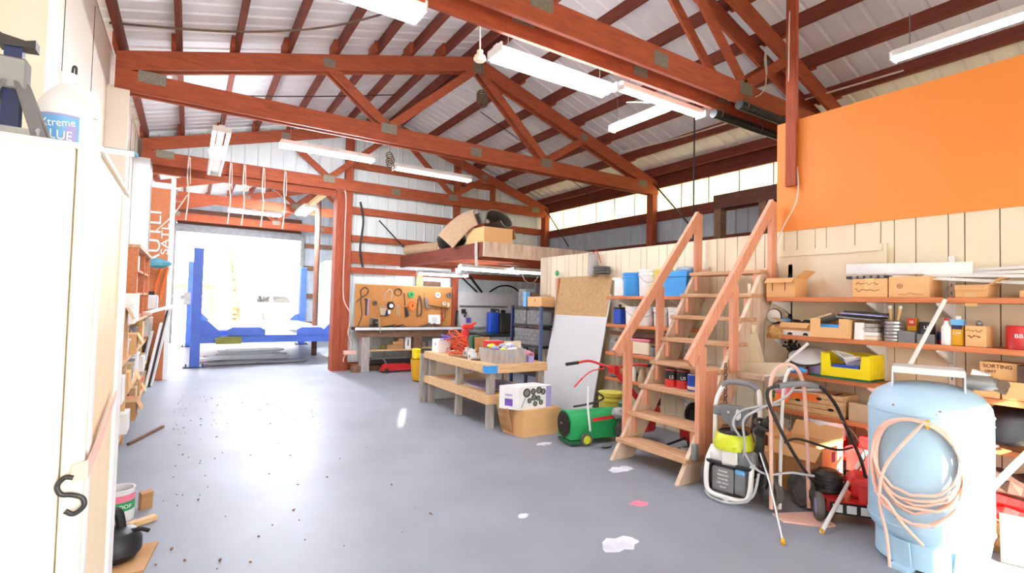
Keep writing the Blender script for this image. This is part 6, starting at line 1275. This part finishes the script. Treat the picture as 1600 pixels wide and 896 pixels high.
b = B(); b.bx(4.24, 4.36, 3.3, 3.44, .16, .3, bev=.03, seg=2); b.obj('housing', 'red', t)
b = B(); [b.beam((4.2+.05*i, 3.22-.02*i, .02), (4.28+.03*i, 3.34, .2), .03, .1) for i in range(3)]; b.lathe([(0, 0), (.08, 0), (.09, .03), (0, .05)], (4.2, 3.18, .1), 10, (-.7, -.7, .2)); b.tube([(4.1, 3.5, .1), (4.25, 3.35, .2)], .012, 6); b.obj('tines', 'darksteel', t, smooth=False)
b = B(); b.lathe([(0, -.05), (.06, -.05), (.08, -.02), (.08, .02), (.06, .05), (0, .05)], (4.35, 2.98, .14), 18, (1, .5, 0)); tag(b.obj('brown_pulley', 'rust'), 'rusty round pulley low under the stairs', 'pulley')
b = B(); b.tube(catmull([(3.75, 2.95, .02), (3.85, 3.0, .1), (3.9, 3.02, .18), (3.86, 3.1, .19)], 6), .03, 8); tag(b.obj('old_pipe', 'greywood'), 'bent pale pipe behind the lowest stair tread', 'pipe')
b = B(); b.bx(4.05, 4.6, 2.96, 3.6, .0, .015); tag(b.obj('green_mat', 'darkgreen', smooth=False), 'dark green mat on the floor under the stairs', 'mat')

# ------------------------------------------------------------------ clutter along the left wall
t = thing('bookcase', 'brown wooden bookcase standing high on the left wall shelving', 'bookcase', (-.68, 8.4, 1.22))
for ya_, yb_ in ((7.4, 7.44), (8.5, 8.53), (9.46, 9.5)): B().bx(-.85, -.52, ya_, yb_, 1.22, 2.05).obj('side', 'shelfwood', t, smooth=False)
b = B(); b.bx(-.85, -.5, 7.38, 9.52, 2.05, 2.09); b.obj('top', 'tread', t, smooth=False); [B().bx(-.84, -.53, 7.44, 9.46, z, z+.025).obj('shelf', 'shelfwood', t, smooth=False) for z in (1.22, 1.5, 1.78)]
rnd = random.Random(17)
bc = [('paper', 'white'), ('whiteplastic', 'off-white'), ('cream', 'cream'), ('lav', 'lavender'), ('tanplastic', 'tan'), ('greymetal', 'grey')]
for j, (z, rn) in enumerate(((1.247, 'lowest'), (1.527, 'middle'), (1.807, 'top'))):
    y = 7.5; k = 0
    while y < 9.3:
        w_ = .16+rnd.random()*.12; m_, cn = bc[(j*2+k) % 6]; h = .14+rnd.random()*.08
        if not (8.44 < y+w_ and y < 8.56):
            b = B(); b.bx(-.78, -.57, y, y+w_-.02, z, z+h, bev=.004); tag(b.obj('book_bundle' if k % 2 else 'small_carton', m_, smooth=False), f'{cn} box on the {rn} bookcase shelf, {("first", "second", "third", "fourth", "fifth", "sixth", "seventh", "eighth", "ninth", "tenth")[k]} from the near end', 'box', 'boxes in the bookcase'); k += 1
        y += w_+.04
t = thing('side_shelving', 'low rough shelving along the left wall crammed with boxes', 'shelving', (-.7, 7.4, 0))
for y in (4.5, 6.4, 8.3, 10.2): 
    b = B(); b.bx(-.545, -.5, y-.03, y+.03, 0, 1.22); b.obj('post', 'lumber', t, smooth=False)
for z in (.1, .46, .82, 1.18):
    b = B(); b.bx(-.85, -.5, 4.45, 10.25, z, z+.03); b.obj('shelf', 'lumber', t, smooth=False)
ordn = ('first', 'second', 'third', 'fourth', 'fifth', 'sixth', 'seventh', 'eighth', 'ninth', 'tenth', 'eleventh', 'twelfth', 'thirteenth', 'fourteenth', 'fifteenth', 'sixteenth', 'seventeenth', 'eighteenth', 'nineteenth', 'twentieth', 'twenty-first', 'twenty-second')
pal = [('cardboard', 'brown carton', 'carton'), ('cardboard_d', 'dark brown carton', 'carton'), ('tanplastic', 'tan tub', 'tub'), ('brownpaper', 'brown paper sack', 'sack'), ('whiteplastic', 'white canister', 'canister'), ('darksteel', 'dark machine part', 'machine part'), ('rust', 'rusty tin', 'tin'), ('cardboard', 'tilted brown carton', 'carton'), ('greymetal', 'grey tin', 'tin'), ('orangeplastic', 'orange-red tub', 'tub'), ('lumber', 'pale wooden block', 'block'), ('paper', 'white bundle', 'bundle')]
for j, (z, rn) in enumerate(((.13, 'lowest'), (.49, 'second'), (.85, 'third'), (1.21, 'top'))):
    y = 4.55; k = 0
    ymax = 10.1 if j < 3 else 7.25
    while y < ymax:
        w_ = .2+rnd.random()*.22; h = .16+rnd.random()*.15; m_, cn, ct = pal[(j*5+k*7+int(rnd.random()*3)) % 12]; x1 = -.53+rnd.random()*.09; b = B()
        nm = ct.replace(' ', '_')
        if ct in ('carton', 'block', 'bundle'):
            if 'tilted' in cn: b.box((-.66, y+w_/2, z+h*.5+.012), (.2, w_-.05, h*.8), rz=.2, rx=.1, bev=.003)
            else: b.bx(-.83, x1, y, y+w_-.03, z, z+h, bev=.003)
            if ct == 'carton' and k % 2: b.sheet([[(x1, y, z+h), (x1, y+w_-.03, z+h)], [(x1+.05, y+.01, z+h-.1), (x1+.05, y+w_-.04, z+h-.1)]], .003)
        elif ct == 'sack': b.ell((-.66, y+w_/2, z+h*.48), (.14, w_*.45, h*.48), 12); b.jitter(.01, k)
        elif ct == 'machine part': b.lathe([(0, 0), (.08, 0), (.08, .08), (.05, .09), (.05, .14), (0, .15)], (-.62, y+w_/2, z), 14); b.bx(-.68, -.52, y+.02, y+w_-.04, z, z+.05)
        else: q_ = min(w_, .36); b.lathe([(0, 0), (q_*.4, 0), (q_*.43, h*.9), (q_*.46, h*.9), (q_*.46, h), (q_*.3, h), (0, h*.97)], (-.66, y+w_/2, z), 16)
        tag(b.obj(nm, m_, smooth=ct not in ('carton', 'block', 'bundle')), f'{cn} on the {rn} left shelving board, {ordn[k]} from the near end', ct, 'clutter on the left wall shelving')
        y += w_+.015; k += 1
lp = [('grey', 'boardgrey', -.44, 9.3, .95, .05), ('white', 'white', -.36, 9.85, 1.05, .03), ('dark', 'blackplastic', -.31, 10.35, 1.25, .02), ('pale', 'paper', -.28, 10.42, 1.3, .02)]
for i, (cn, m_, x, y, h, w_) in enumerate(lp):
    b = B(); b.box((x-.08, y, h/2+.005), (.025, .5, h), ry=.16); tag(b.obj('leaning_board', m_, smooth=False), f'{cn} panel leaning at the far end of the left wall shelving', 'panel', 'panels leaning at the left')
b = B(); b.beam((-.5, 9.0, 1.24), (-.12, 10.3, 1.36), .1, .02); tag(b.obj('bent_sheet', 'white', smooth=False), 'white strip laid over the far end of the left shelving', 'strip')
b = B(); b.bx(-.62, -.42, 10.0, 10.2, 1.26, 1.5, bev=.02); b.bx(-.57, -.47, 10.05, 10.15, 1.5, 1.56, m=1); tag(b.obj('white_canister', ['boardgrey', 'black'], smooth=False), 'pale canister with black cap at the far end of the shelving', 'canister')
b = B(); b.ell((-.48, 10.6, 2.05), (.2, .1, .08), 12); b.jitter(.015, 4); tag(b.obj('teal_cloth', 'teal'), 'blue-green cloth hanging below the white letters', 'cloth')
for i, x in enumerate((-.52, -.42)):
    b = B(); b.tube([(x+.09, 10.85, 2.0), (x, 10.8, 1.45)], .018, 6); tag(b.obj('orange_strap', 'orangeplastic'), ('left', 'right')[i]+' orange strap hanging below the white letters', 'strap')
t = thing('paint_can', 'white tin with green and pink label on the floor beside the cabinet', 'can', (-.34, 4.3, 0))
c = (-.345, 4.28, .0); b = B(); b.lathe([(0, .01), (.085, .01), (.085, 0), (.09, 0), (.09, .2), (.094, .205), (.084, .205), (.084, .02), (0, .02)], c, 26); b.obj('body', 'whiteplastic', t); b = B(); b.lathe([(.0912, .07), (.0912, .13)], c, 26); b.obj('label_band', 'green', t); b = B(); b.lathe([(.0912, .13), (.0912, .175)], c, 26); b.obj('label_top', 'pink', t); B().lathe([(0, 0), (.083, 0), (.083, .002), (0, .002)], (c[0], c[1], .15), 22).obj('contents', 'darksteel', t)
a = math.atan2(-c[1], -c[0])+.3; text('ROOF', .035, 'white', t, V(c)+V((cos(a), sin(a), 0))*.093+V((0, 0, .1)), facing(a))
t = thing('black_kettle', 'black sooty pot with spout on the floor beside the cabinet', 'pot', (-.29, 3.62, 0))
c = (-.3, 3.62, .015); b = B(); b.lathe([(0, 0), (.1, 0), (.13, .04), (.13, .1), (.1, .15), (.05, .17), (0, .175)], c, 22); b.obj('body', 'blackplastic', t); b = B(); b.tube(catmull([(c[0]-.06, c[1], .16), (c[0]-.04, c[1], .26), (c[0]+.01, c[1], .27), (c[0]+.03, c[1], .17)], 6), .025, 8); b.tube(catmull([(c[0]+.06, c[1]-.02, .16), (c[0]+.12, c[1]-.04, .17), (c[0]+.16, c[1]-.06, .16)], 5), .012, 6); b.obj('handle', 'black', t)
b = B(); b.prism([(-.45, 3.42), (-.15, 3.4), (-.1, 3.75), (-.42, 3.8)], 0, .012, 'z'); tag(b.obj('cardboard_sheet', 'cardboard_d', smooth=False), 'torn flat cardboard under the black pot', 'cardboard')
b = B(); b.beam((-.4, 4.0, .02), (-.13, 4.15, .02), .05, .03); tag(b.obj('wood_offcut', 'lumber', smooth=False), 'short pale wood offcut between the tin and black pot', 'offcut')
b = B(); b.box((-.2, 4.4, .06), (.07, .05, .12), rz=.4, rx=.1); tag(b.obj('wood_block', 'cardboard_d', smooth=False), 'brown block standing behind the white tin', 'block')
b = B(); b.beam((-.45, 6.3, .015), (-.19, 6.98, .015), .03, .025); tag(b.obj('floor_stick', 'oldwood', smooth=False), 'brown stick lying on the bare floor near the left shelving', 'stick')
b = B(); rnd = random.Random(44)
for i in range(110):
    x = -.1+rnd.random()**1.6*1.7; y = 3.0+rnd.random()*6; s = .003+.009*rnd.random()**3
    b.box((x, y, .006), (s*2, s*1.4, .006), rz=rnd.random()*3, rx=rnd.uniform(-.3, .3), ry=rnd.uniform(-.3, .3))
tag(b.obj('leaf_litter', 'leaf', smooth=False), 'dry leaves and crumbs scattered over the left of the floor', 'leaves', kind='stuff')
fl = bpy.data.objects['floor']
def blotch(x, y, r, m_, seed, nm='paint_mark', sx=1.0):
    rnd = random.Random(seed); n_ = 18; b = B(); b.prism([(x+sx*r*(.6+.5*rnd.random())*cos(2*pi*i/n_), y+r*(.5+.4*rnd.random())*sin(2*pi*i/n_)) for i in range(n_)], 0.0002, .0012, 'z'); struct(b.obj(nm, m_, fl, smooth=False))
for i, (x, y, r, m_, sx) in enumerate([(2.35, 2.35, .12, 'stain', 1.3), (2.95, 2.75, .07, 'pink', 1.2), (2.05, 3.0, .05, 'stain', 1), (3.4, 3.4, .1, 'stain', 1.6), (3.28, 4.42, .07, 'stain', 1.5)]): blotch(x, y, r, m_, 50+i, sx=sx)
